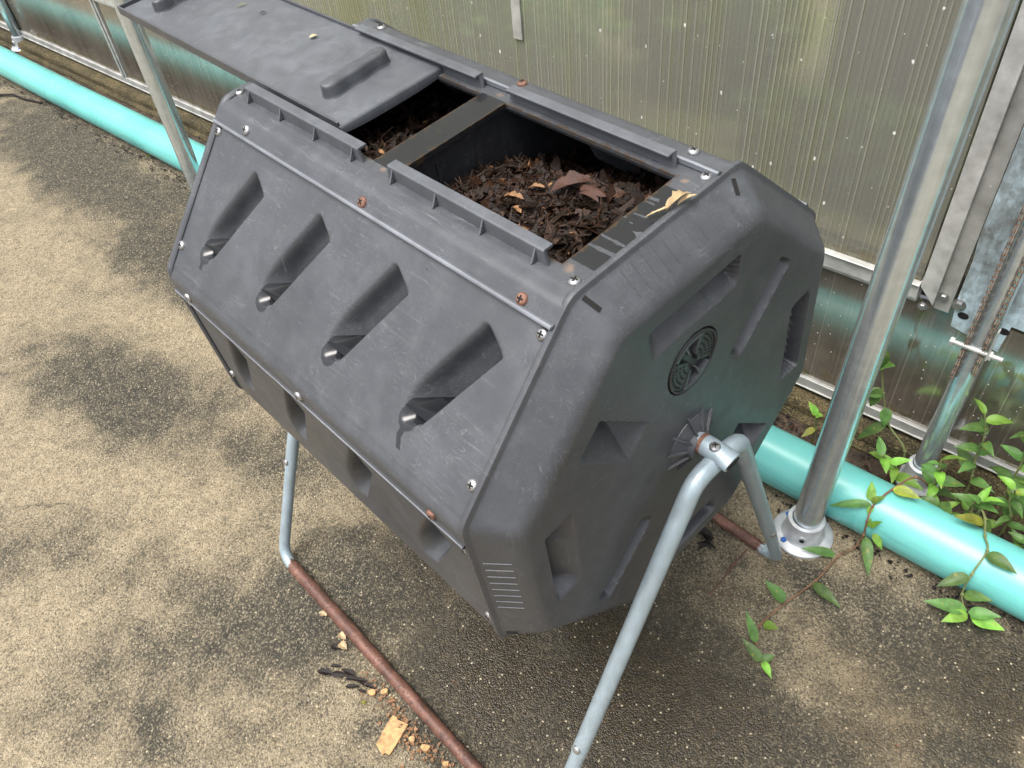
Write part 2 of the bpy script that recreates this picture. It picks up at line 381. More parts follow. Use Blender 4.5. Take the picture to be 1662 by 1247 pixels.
def mat_bend():
    M['galv_bend'] = m = M['galv_leg'].copy(); m.name = 'rust_edged_tube'; t = m.node_tree; N_ = t.nodes; b = N_['Principled BSDF']
    tc = N_.new('ShaderNodeTexCoord'); sp = N_.new('ShaderNodeSeparateXYZ'); t.links.new(tc.outputs['Object'], sp.inputs[0])
    ab = N_.new('ShaderNodeMath'); ab.operation = 'ABSOLUTE'; t.links.new(sp.outputs[0], ab.inputs[0])
    nz = N_.new('ShaderNodeTexNoise'); nz.inputs['Scale'].default_value = 75; nz.inputs['Detail'].default_value = 5; t.links.new(tc.outputs['Object'], nz.inputs['Vector'])
    ma = N_.new('ShaderNodeMath'); ma.operation = 'MULTIPLY_ADD'; ma.inputs[1].default_value = .055; t.links.new(nz.outputs['Fac'], ma.inputs[0]); t.links.new(ab.outputs[0], ma.inputs[2])
    mr = N_.new('ShaderNodeMapRange'); mr.inputs[1].default_value = .333; mr.inputs[2].default_value = .341; mr.inputs[3].default_value = 1; mr.inputs[4].default_value = 0; t.links.new(ma.outputs[0], mr.inputs[0])
    mx = N_.new('ShaderNodeMix'); mx.data_type = 'RGBA'; old = b.inputs['Base Color'].links[0].from_socket
    t.links.new(mr.outputs[0], mx.inputs[0]); t.links.new(old, mx.inputs[6]); mx.inputs[7].default_value = (.11, .052, .036, 1); t.links.new(mx.outputs[2], b.inputs['Base Color'])
mat_bend()
M['screw'] = mat_galv('dull_screw', (.38, .38, .38), .30, .85, False, False)
M['screw_rust'] = mat_simple('rusted_screw', (.17, .085, .058), .6, .25, 300, .6, .4)
M['pipe'] = None
M['concrete'] = mat_concrete('stained_concrete')
M['kerb'] = mat_concrete('mossy_concrete', False, (.58, .55, .40))
M['soil'] = mat_simple('dark_soil', (.045, .030, .018), .9, 0, 60, .6, .8, .006)
M['soil_dry'] = mat_simple('interior_soil', (.12, .095, .065), .95, 0, 8, .5, .6, .006)
M['poly'] = mat_polycarb('twin_wall_polycarbonate')
M['poly_low'] = mat_polycarb('dirty_twin_wall_polycarbonate', True)
M['leaf'] = mat_leaf('green_leaf', (.085, .175, .042))
M['leaf_pale'] = mat_leaf('pale_green_leaf', (.17, .33, .045))
M['leaf_yellow'] = mat_leaf('yellowing_leaf', (.24, .26, .035))
M['stem'] = mat_simple('green_stem', (.14, .16, .06), .5)
M['stem_red'] = mat_simple('reddish_stem', (.16, .085, .045), .5, 0, 60, .4)
M['wood'] = mat_simple('fresh_wood_chip', (.40, .24, .105), .7, 0, 120, .45, .7)
M['wood_wet'] = mat_simple('wet_wood_scrap', (.20, .105, .045), .5, 0, 120, .5, .7)
M['wood_dk'] = mat_simple('brown_wood_scrap', (.19, .10, .05), .75, 0, 100, .4, .6)
M['dead'] = mat_simple('dark_wet_leaf', (.012, .0085, .0075), .6, 0, 70, .5, .5, .001, .25)
M['deadbrown'] = mat_simple('brown_dead_leaf', (.050, .024, .017), .55, 0, 50, .45, .5, .001, .2)
M['drytan'] = mat_simple('tan_dry_leaf', (.38, .285, .16), .65, 0, 90, .4, .5)
M['twig'] = mat_simple('brown_twig', (.10, .05, .033), .7, 0, 80, .4, .5)
M['cap_blue'] = mat_simple('blue_bolt_head', (.02, .10, .35), .4)
M['compost'] = mat_compost()
M['bead'] = mat_plastic('end_cap_bead', .13, False)
def mat_pipe():
    n = NT('teal_pvc'); v = n.coord()
    f = n.noise(v, 6, 5); sm = n.noise(n.coord(scale=(1, 9, 9)), 4.5, 6, .72)
    c = n.ramp(f, [(.3, (.108, .405, .378)), (.7, (.145, .48, .445))])
    sep = n.node('ShaderNodeSeparateXYZ'); n.L(v, sep.inputs[0])
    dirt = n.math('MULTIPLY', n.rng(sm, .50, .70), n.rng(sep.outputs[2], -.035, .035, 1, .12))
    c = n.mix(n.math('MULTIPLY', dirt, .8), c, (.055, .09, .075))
    sp = n.math('MULTIPLY', n.rng(n.vor(v, 60), .06, .1, 1, 0), n.rng(n.noise(v, 9), .58, .62)); c = n.mix(n.math('MULTIPLY', sp, .5), c, (.07, .22, .2))
    n.set(Base_Color=c, Roughness=n.rng(f, .3, .7, .24, .36), Normal=n.bump(n.noise(v, 30, 3), .04, .002)); return n.m
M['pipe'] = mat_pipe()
def mat_water():
    n = NT('rain_water'); n.set(Base_Color=(.010, .011, .013), Roughness=.03); n.b.inputs['IOR'].default_value = 1.33; return n.m
M['water'] = mat_water()

# ------------------------------------------------------------------ camera, light, sky
cam = bpy.data.objects.new('camera', bpy.data.cameras.new('camera')); COL.objects.link(cam)
cam.data.sensor_width = 36; cam.data.sensor_fit = 'HORIZONTAL'; cam.data.lens = 1313.36 / 1662 * 36
yaw, pitch, roll = radians(141.0643), radians(-45.4661), radians(6.6359)
fw = Vector((cos(pitch) * cos(yaw), cos(pitch) * sin(yaw), sin(pitch)))
rt = fw.cross(Vector((0, 0, 1))).normalized(); dn = fw.cross(rt)
r2 = rt * cos(roll) + dn * sin(roll); d2 = dn * cos(roll) - rt * sin(roll)
mw = Matrix.Identity(4)
for i in range(3): mw[i][0] = r2[i]; mw[i][1] = -d2[i]; mw[i][2] = -fw[i]
mw.translation = (.6625, -.5109, 1.3234)
cam.matrix_world = mw; cam.data.clip_start = .02; cam.data.clip_end = 500
scene.camera = cam
scene.render.resolution_x = 1024; scene.render.resolution_y = 768

SUN_EL, SUN_AZ = radians(70), radians(258)     # direction to the sun: high on the camera side, behind thin cloud
w = bpy.data.worlds.new('World'); scene.world = w; w.use_nodes = True
wn = w.node_tree.nodes; bg = wn['Background']; bg.inputs['Strength'].default_value = .14
sky = wn.new('ShaderNodeTexSky'); sky.sky_type = 'NISHITA'; sky.sun_disc = False
sky.sun_elevation = SUN_EL; sky.sun_rotation = radians(90) - SUN_AZ; sky.dust_density = 6; sky.air_density = 1.0; sky.ozone_density = 1.0
hs = wn.new('ShaderNodeHueSaturation'); hs.inputs['Saturation'].default_value = .42
w.node_tree.links.new(sky.outputs[0], hs.inputs['Color']); w.node_tree.links.new(hs.outputs[0], bg.inputs['Color'])
sl = bpy.data.lights.new('sun', 'SUN'); sl.energy = 1.3; sl.angle = radians(40); sl.color = (1, .965, .91)
so = bpy.data.objects.new('sun', sl); COL.objects.link(so)
dv = Vector((cos(SUN_EL) * cos(SUN_AZ), cos(SUN_EL) * sin(SUN_AZ), sin(SUN_EL)))
so.rotation_euler = dv.to_track_quat('Z', 'Y').to_euler(); so.location = dv * 6
scene.view_settings.view_transform = 'Standard'; scene.view_settings.look = 'None'; scene.view_settings.exposure = 1.22; scene.view_settings.gamma = 1

# ------------------------------------------------------------------ wall frame: u along the wall, v out of it to the camera side
WA = radians(6.03)
WU = Vector((cos(WA), sin(WA), 0)); WN = Vector((-sin(WA), cos(WA), 0)); W0 = WN * .680
def wpt(u, v, z): return W0 + WU * u - WN * v + Vector((0, 0, z))
def wall_empty(name): return empty(name, W0, WA)
def wbox(mb, u0, u1, v0, v1, z0, z1, mi=0):     # local wall coordinates: +y is away from the camera
    mb.box(((u0 + u1) / 2, -(v0 + v1) / 2, (z0 + z1) / 2), (u1 - u0, abs(v1 - v0), z1 - z0), None, mi)

# ------------------------------------------------------------------ ground
def sheet(name, poly, z, mat, kind, label=None):
    mb = MB(); mb.add([(x, y, z) for x, y in poly], [tuple(range(len(poly)))])
    o = mb.build(name, mat, smooth=False); o['kind'] = kind; return o
sheet('ground', [(-40, -40), (40, -40), (40, 40), (-40, 40)], -.012, M['soil_dry'], 'structure')
def wxy(u, v): p = wpt(u, v, 0); return (p.x, p.y)
# concrete slab, gently uneven, stopping at the dirt strip behind the pipe
mb = MB(); nu, nv = 260, 90
for j in range(nv + 1):
    v = .150 + (3.2 - .150) * (j / nv) ** 1.3
    for i in range(nu + 1):
        u = -7 + 9.5 * i / nu
        p = wpt(u, v, 0)
        e = .0 if j else .012 * mnoise.noise(Vector((u * 9, 0, 3)))
        p = p - WN * e
        p.z = .0012 * mnoise.noise(Vector((p.x * 5, p.y * 5, 0))) - (.010 if j == 0 else 0)
        mb.v.append(tuple(p))
for j in range(nv):
    for i in range(nu):
        a = j * (nu + 1) + i; mb.f.append((a, a + nu + 1, a + nu + 2, a + 1)); mb.mi.append(0)
o = mb.build('pavement', M['concrete']); o['kind'] = 'structure'
# strip of soil between the pipe and the kerb
mb = MB(); nu, nv = 500, 14
for j in range(nv + 1):
    v = .05 + .125 * j / nv
    for i in range(nu + 1):
        u = -6 + 8 * i / nu; p = wpt(u, v, 0)
        p.z = -.004 + .006 * mnoise.fractal(Vector((p.x * 18, p.y * 18, 0)), 1, 2, 4)
        mb.v.append(tuple(p))
for j in range(nv):
    for i in range(nu):
        a = j * (nu + 1) + i; mb.f.append((a, a + nu + 1, a + nu + 2, a + 1)); mb.mi.append(0)
def mat_strip():
    n = NT('littered_soil'); v = n.coord(); f = n.noise(v, 24, 6, .7); g = n.noise(v, 150, 4, .7)
    c = n.ramp(n.math('ADD', n.math('MULTIPLY', f, .55), n.math('MULTIPLY', g, .45)), [(.36, (.012, .009, .006)), (.48, (.040, .028, .018)), (.60, (.115, .080, .050)), (.72, (.22, .16, .105))])
    n.set(Base_Color=c, Roughness=.85, Normal=n.bump(g, 1.0, .006)); return n.m
M['strip'] = mat_strip()
o = mb.build('soil_strip', M['strip']); o['kind'] = 'structure'
# stepped concrete kerb that carries the wall
mb = MB()
prof = [(.066, -.01), (.064, .002), (.056, .006), (.050, .010), (.048, .028), (.043, .034), (.030, .036), (-.05, .040), (-.05, -.01)]
nu = 260; m = len(prof)
for i in range(nu + 1):
    u = -6.5 + 9 * i / nu
    for (v, z) in prof:
        q = mnoise.noise(Vector((u * 11, v * 30, z * 50))) * .0035
        p = wpt(u, v + q, z + q * .5); mb.v.append(tuple(p))
for i in range(nu):
    for k in range(m - 1):
        a = i * m + k; mb.f.append((a, a + 1, a + m + 1, a + m)); mb.mi.append(0)
o = mb.build('kerb', M['kerb'], angle=30); o['kind'] = 'structure'

# ------------------------------------------------------------------ greenhouse wall
wall = wall_empty('greenhouse_wall')
tag(wall, 'translucent greenhouse wall of ribbed plastic panels in aluminium rails behind the tumbler', 'wall')
mb = MB(); wbox(mb, -6.4, .375, -.002, .012, .398, 2.3); mb.build('upper_panel', M['poly'], wall, False)
mb = MB(); wbox(mb, -6.4, -2.535, -.004, .004, .071, .36); mb.build('lower_panel', M['poly_low'], wall, False)
mb = MB(); wbox(mb, -2.495, 2.4, -.004, .004, .071, .36); mb.build('lower_panel', M['poly_low'], wall, False)
# sill rail
mb = MB(); wbox(mb, -6.4, 2.4, -.02, .012, .051, .0705); wbox(mb, -6.4, 2.4, -.02, .016, .047, .0505)
bevel(mb.build('sill_rail', M['alu_dark'], wall, False), .0012)
# middle rail: front face, top lip and drip edge
mb = MB(); wbox(mb, -6.4, .378, -.010, .020, .364, .394); wbox(mb, -6.4, .378, .0, .026, .3945, .3975); wbox(mb, -6.4, .378, -.01, .013, .354, .3635)
bevel(mb.build('middle_rail', M['alu'], wall, False), .0012)
# joints between sheets
mb = MB(); wbox(mb, -2.535, -2.495, -.006, .010, .071, .3535); wbox(mb, -2.522, -2.508, .0105, .015, .071, .3535)
bevel(mb.build('joint_strip', M['alu_dark'], wall, False), .001)
mb = MB(); wbox(mb, -.517, -.493, .0125, .017, .632, 2.3); bevel(mb.build('joint_strip', M['alu_dark'], wall, False), .001)
mb = MB(); wbox(mb, -2.535, -2.495, .0125, .017, .398, 2.3); bevel(mb.build('joint_strip', M['alu'], wall, False), .001)
# mitred side frame at the right: light front strip, darker returned strip
mb = MB(); z0, z1 = .364, 2.3
mb.add([wv for wv in [(.380, -.024, .3955), (.408, -.024, .366), (.408, -.024, z1), (.380, -.024, z1), (.380, .004, .3955), (.408, .004, .366), (.408, .004, z1), (.380, .004, z1)]],
       [(0, 1, 2, 3), (5, 4, 7, 6), (0, 4, 5, 1), (1, 5, 6, 2), (3, 7, 4, 0), (2, 6, 7, 3)])
bevel(mb.build('frame_side', M['alu'], wall, False), .001)
mb = MB(); wbox(mb, .4085, .4335, -.004, .012, .3545, 2.3); mb.build('frame_return', M['alu_dark'], wall, False)
mb = MB(); wbox(mb, .434, 2.4, -.012, -.006, .3545, 2.3); mb.build('upper_panel', M['poly'], wall, False)
def hexbolt(mb, c, M3, r=.008, h=.005, washer=True):
    T = Matrix.Translation(c) @ M3
    if washer: mb.lathe([(r * 1.35, 0), (r * 1.35, .0015), (0, .0015)], T, 20)
    mb.lathe([(r, .0015), (r, h), (r * .85, h + .001), (0, h + .001)], T, 6)
for (u, z, v) in ((.418, .384, .0125), (.392, .352, .014)):
    mb = MB(); hexbolt(mb, Vector((u, -v, z)), Matrix.Rotation(radians(90), 4, 'X'), .0062, .005); mb.build('frame_bolt', M['screw'], wall, True)

# galvanised bracket plate beside the frame
pl = wall_empty('bracket_plate'); tag(pl, 'galvanised steel bracket plate with punched holes at the right edge, behind the chains', 'bracket')
def mat_spangle():
    n = NT('blotchy_galvanised_sheet'); v = n.coord(); f = n.noise(n.coord(scale=(1, 1, .35)), 26, 6, .7); g = n.vor(v, 110, 'F1', 'Color'); s = n.node('ShaderNodeSeparateColor'); n.L(g, s.inputs[0])
    c = n.ramp(n.math('ADD', n.math('MULTIPLY', f, .93), n.math('MULTIPLY', s.outputs[0], .07)), [(.35, (.20, .22, .22)), (.5, (.38, .46, .50)), (.62, (.62, .78, .88))])
    n.set(Base_Color=c, Metallic=.4, Roughness=n.rng(f, .3, .7, .3, .6), Normal=n.bump(f, .1, .001)); return n.m
M['spangle'] = mat_spangle()
outl = [(.437, 2.2), (.437, .52), (.441, .48), (.441, .40), (.447, .345), (.528, .327), (.531, .385), (.545, .385), (.60, .375), (.66, .375), (.66, 2.2)]
mb = MB(); N = len(outl)
mb.add([(u, -.030, z) for u, z in outl] + [(u, -.026, z) for u, z in outl], [tuple(range(N - 1, -1, -1)), tuple(range(N, 2 * N))] + [(i, (i + 1) % N, N + (i + 1) % N, N + i) for i in range(N)])
bevel(mb.build('plate', M['spangle'], pl, False), .0008)
for (u, z) in ((.459, .374), (.524, .372), (.565, .40)):
    mb = MB(); mb.lathe([(.0065, 0), (.0065, .0008), (0, .0008)], Matrix.Translation((u, -.0302, z)) @ Matrix.Rotation(radians(90), 4, 'X') @ Matrix.Scale(1.35, 4, (1, 0, 0)), 20); mb.build('bolt_hole_shade', M['hole'], pl)  # flat black discs on the plate, the shade of its holes as colour
mb = MB(); hexbolt(mb, Vector((.447, -.030, .392)), Matrix.Rotation(radians(90), 4, 'X'), .0085, .006); mb.build('bolt', M['screw'], pl)

# interior of the greenhouse: seen only blurred through the panels
def leaf_cloud(mb, c, r, n, size, rnd):
    for _ in range(n):
        d = Vector((rnd.gauss(0, 1), rnd.gauss(0, 1), rnd.gauss(0, 1))).normalized() * (rnd.random() ** .45)
        p = Vector(c) + Vector((d.x * r[0], d.y * r[1], d.z * r[2]))
        a = Vector((rnd.gauss(0, 1), rnd.gauss(0, 1), rnd.gauss(0, .6))).normalized(); b = a.cross(Vector((rnd.gauss(0, 1), rnd.gauss(0, 1), 1))).normalized()
        s = size * rnd.uniform(.6, 1.4)
        mb.add([p - a * s, p + b * s * .38, p + a * s, p - b * s * .38], [(0, 1, 2, 3)])
rr = random.Random(5)
shr = []
for (u, v, h, r, lab, mt) in ((-1.15, -.50, .52, (.62, .26, .26), 'broad blurred yellow green shrub inside the greenhouse, seen above the lid', 'leaf_pale'),
                          (-.45, -.66, .46, (.26, .18, .18), 'pale green shrub inside the greenhouse near the joint strip', 'leaf_pale'),
                          (.12, -.42, .36, (.36, .12, .10), 'low dim shrub inside the greenhouse behind the tall right post', 'leaf'),
                          (-3.6, -.6, .6, (.6, .3, .35), 'shrub inside the greenhouse at the far left behind the panels', 'leaf')):
    s_ = empty('shrub', wpt(u, v, .27)); tag(s_, lab, 'shrub', 'shrubs inside the greenhouse')
    h -= .27
    mb = MB(); mb.tube([(0, 0, -.02), (.01, 0, h * .4), (0, .02, h * .9)], [.014, .01, .005], 8); mb.build('trunk', M['twig'], s_)
    mb = MB(); leaf_cloud(mb, (0, 0, h), r, 1500, .035, rr); mb.build('crown', M[mt], s_, False)
sb = wall_empty('backdrop_box'); tag(sb, 'dark grey backdrop box added inside the greenhouse to darken the right hand part of the wall', 'box')  # added backdrop: makes the view through the right hand panel darker
mb = MB(); wbox(mb, -.10, .95, -1.3, -.60, .27, .75); bevel(mb.build('body', mat_simple('grey_plastic_box', (.095, .10, .10), .6, 0, 6, .25), sb, False), .02)
mb = MB(); wbox(mb, -.13, .98, -1.33, -.57, .7505, .79); bevel(mb.build('cover', mat_simple('grey_plastic_cover', (.14, .145, .145), .6, 0, 6, .25), sb, False), .015)
bw = wall_empty('back_wall'); tag(bw, 'pale far wall inside the greenhouse behind the shrubs', 'wall')
mb = MB(); wbox(mb, -7, 3, -2.65, -2.6, 0, .9); mb.build('boarding', mat_simple('grey_brown_boarding', (.13, .125, .115), .8, 0, 5, .4, .3), bw, False)
mb = MB(); wbox(mb, -7, 3, -2.65, -2.6, .901, 2.1); mb.build('panel', mat_simple('pale_sheet', (.40, .40, .36), .6, 0, 5, .2, .1), bw, False)
def mat_bed():
    n = NT('mossy_bed_soil'); v = n.coord(); f = n.noise(v, 5, 5, .65); g = n.noise(v, 40, 4)
    c = n.mix(n.rng(f, .45, .60), n.ramp(g, [(.3, (.10, .085, .065)), (.7, (.26, .23, .18))]), n.ramp(g, [(.3, (.07, .095, .02)), (.7, (.20, .24, .07))]))
    n.set(Base_Color=c, Roughness=.9, Normal=n.bump(g, .6, .01)); return n.m
bed = wall_empty('planting_bed'); tag(bed, 'timber edged planting bed inside the greenhouse wall', 'planter')
mb = MB(); wbox(mb, -4.5, 1.6, -.22, -.18, -.01, .30); wbox(mb, -4.5, 1.6, -1.44, -1.40, -.01, .30); mb.build('edge_board', mat_simple('weathered_timber', (.20, .16, .11), .85, 0, 20, .4, .4), bed, False)
mb = MB(); wbox(mb, -4.5, 1.6, -1.395, -.225, -.01, .27); mb.build('bed_soil', mat_bed(), bed, False)

# ------------------------------------------------------------------ teal sewer pipe
PA = radians(5.5); pu = Vector((cos(PA), sin(PA), 0)); pr = .054
pipe = empty('drain_pipe', (0, .460, pr), PA); tag(pipe, 'long teal plastic drain pipe lying on the concrete along the wall', 'pipe')
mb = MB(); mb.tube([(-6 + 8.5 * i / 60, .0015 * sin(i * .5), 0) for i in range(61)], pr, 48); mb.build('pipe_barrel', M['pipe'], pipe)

# ------------------------------------------------------------------ posts
def flange(parent, base, r, rp, blue=True, ang=0.0, hgt=.052):
    mb = MB(); T = Matrix.Translation(base)
    mb.lathe([(r, 0), (r, .005), (r - .003, .0075), (rp + .014, .010), (rp + .0105, .016), (rp + .0085, hgt - .004), (rp + .0075, hgt), (rp + .001, hgt + .001), (rp + .001, hgt - .01)], T, 40)
    mb.tube([Vector(base) + Vector((cos(ang) * (rp + .004), sin(ang) * (rp + .004), .03)), Vector(base) + Vector((cos(ang) * (rp + .013), sin(ang) * (rp + .013), .03))], .0085, 16)
    f = mb.build('flange', M['casting'], parent)
    for k in range(4):
        a = ang + pi / 4 + k * pi / 2
        mb = MB(); hexbolt(mb, Vector(base) + Vector((cos(a) * (r - .012), sin(a) * (r - .012), .006)), Matrix.Identity(4), .006, .004, True)
        mb.build('bolt', M['cap_blue'] if blue else M['screw'], f)
    mb = MB(); mb.lathe([(.0045, 0), (.0045, .001), (0, .001)], Matrix.Translation(Vector(base) + Vector((cos(ang) * (rp + .0131), sin(ang) * (rp + .0131), .03))) @ Matrix.Rotation(ang, 4, 'Z') @ Matrix.Rotation(radians(90), 4, 'Y'), 12); mb.build('set_screw', M['hole'], f)
def post(label, x, y, r, fr, lean=(0, 0), ang=-1.0, top=2.4, blue=True):
    p = empty('metal_post', (x, y, 0)); tag(p, label, 'post', 'galvanised posts along the wall')
    mb = MB(); mb.tube([(lean[0] * z, lean[1] * z, z) for z in [.006, .3, .8, 1.4, top]], r, 36); mb.build('tube', M['galv'], p)
    flange(p, (0, 0, 0), fr, r, blue, ang); return p
post('tall thick galvanised post standing right of the tumbler in front of the teal pipe', .343, .401, .0252, .055, (.022, .002), -1.15)
k = -1.945; post('galvanised post half hidden behind the tumbler lid, beside the teal pipe', .343 + WU.x * k, .401 + WU.y * k, .0252, .055, (.012, .0))
post('distant thin galvanised post in the top left corner between pipe and wall', -3.44, .298, .0205, .052, (.0, .0), -1.6)
ps = post('slim galvanised post at the far right by the plants, below the chains', *wpt(.5, .075, 0).xy, .0185, .040, (.004, .0), -1.5, 2.4, False)

# chains of the roll-up gear with their bolt
def chain(label, u, v, ztop, zbot):
    c = empty('roller_chain', wpt(u, v, 0), WA); tag(c, label, 'chain', 'rusty roller chains')
    mo = MB(); mi_ = MB(); z = zbot; k = 0
    while z < ztop:
        if k % 2 == 0:
            for s in (-1, 1): mo.box((s * .0028, 0, z + .0055), (.0010, .0054, .0125))
            mo.tube([(-.0037, 0, z + .001), (.0037, 0, z + .001)], .0016, 8); mo.tube([(-.0037, 0, z + .010), (.0037, 0, z + .010)], .0018, 8)
        else:
            for s in (-1, 1): mi_.box((s * .0017, 0, z + .0055), (.0010, .0056, .0125))
        z += .0102; k += 1
    mo.build('outer_plates', M['chain_a'], c, False); mi_.build('inner_plates', M['chain_b'], c, False)
M['chain_a'] = mat_simple('rusty_chain', (.15, .10, .07), .6, .3, 90, .5, .4); M['chain_b'] = mat_simple('greasy_chain', (.40, .30, .22), .5, .4, 90, .6, .3)
chain('rusty roller chain nearer the tumbler, hanging beside the slim post', .4865, .094, 1.2, .296)
chain('rusty roller chain nearer the right edge, hanging beside the slim post', .5145, .094, 1.2, .318)
cb = empty('cross_bolt', wpt(.5, .094, .368), WA); tag(cb, 'bright threaded bolt running across both chains at the slim post', 'bolt')
mb = MB(); mb.tube([(-.036, 0, 0), (.044, 0, 0)], .0042, 14); mb.build('rod', M['alu_dark'], cb)
mb = MB(); mb.lathe([(.0085, -.003), (.0085, .004), (0, .004)], Matrix.Translation((.024, 0, 0)) @ Matrix.Rotation(radians(90), 4, 'Y'), 6); mb.build('nut', M['alu_dark'], cb)
mb = MB(); mb.lathe([(.0075, -.003), (.0075, .003), (0, .003)], Matrix.Translation((-.034, 0, 0)) @ Matrix.Rotation(radians(90), 4, 'Y'), 6); mb.build('nut', M['alu_dark'], cb)
mb = MB(); mb.box((.0225, -.003, .024), (.0025, .012, .062)); bevel(mb.build('clip', M['alu_dark'], cb, False), .0006)
gs = empty('roll_tube', wpt(.4995, .083, 0), WA); tag(gs, 'dull grey flat bar hanging between the two chains', 'bar')
mb = MB(); mb.box((.0, 0, .79), (.024, .012, .86)); bevel(mb.build('bar', mat_simple('dull_grey_paint', (.20, .21, .22), .5, .2, 30, .2), gs, False), .003)

# ------------------------------------------------------------------ compost tumbler
T_ = empty('compost_tumbler', (0, 0, 0)); tag(T_, 'dark grey eight sided compost tumbler on a tube stand with its lid slid open', 'compost tumbler')
def fn(ang):
    a = radians(ang) + TH
    return Vector((0, cos(a), sin(a))), Vector((0, sin(a), -cos(a)))     # outward normal, tangent (towards the previous facet)
def fp(x, t, ang, h=0.0):
    n_, t_ = fn(ang); return Vector((x, 0, H)) + n_ * (AP + h) + t_ * t
RC = .028; TC = S / 2 - RC * math.tan(pi / 8)
SLOT_X = [-.183 + .1357 * i for i in range(4)]; SH = .546; TA = .059; SWX = .041
T_END = .085

def slot_depth(xi, t, D=.047):
    """depth of the moulded air pockets; xi is the sheared coordinate in which their long sides run straight; also wetness"""
    for i, ax in enumerate(SLOT_X):
        b = (xi - ax) / SWX
        if -.15 < b < 1.02:
            tt = TA - .020 * max(0, min(1, b)); a = (tt - t) / .1025
            ae = 1.0 + .15 * sin(pi * min(1, max(0, b))) ** 1.2
            fa = sstep(-.005, .045, a) * (1 - .2 * sstep(ae - .42 + .10 * b, ae + .02, a) - .8 * min(1.0, max(0.0, (a - ae + .42 - .10 * b) / (.44 - .10 * b))))
            wd = .34 * sstep(-.13, .20, b) + .66 * max(0.0, b) if b > -.15 else 0
            wd = wd * (1 - sstep(.955, 1.0, b))
            corner = 1.0
            return D * wd * fa
    return 0.0
def slot_wet(xi, t, longdrip):
    best = 0
    for i, ax in enumerate(SLOT_X):
        b = (xi - ax) / SWX
        if -.9 < b < 1.9:
            tip_t = -.0645; dt = t - tip_t; dx = (b - .58) * SWX + SH * dt
            q = 1.0 - sqrt((dx / .0125) ** 2 + (dt / .0135) ** 2) * .5
            L_ = longdrip[i]
            if L_ and -L_ < dt < .004: q = max(q, .5 + (.0036 - abs(dx - .10 * dt)) * 60 * (1 if dt > -L_ * .7 else .5 + .5 * (dt + L_) / (L_ * .3)))
            if 0 < b < 1.02:
                tend = TA - .020 * b - .1025 * (1.0 + .15 * max(0.0, sin(pi * b)) ** 1.2)
                q = max(q, min(.5 + ((-.0575 + .042 * b ** .7) - t) * 50, .5 + (b - .16) * 3.0, .5 + (t - tend - .002) * 90))
            best = max(best, q)
    return best

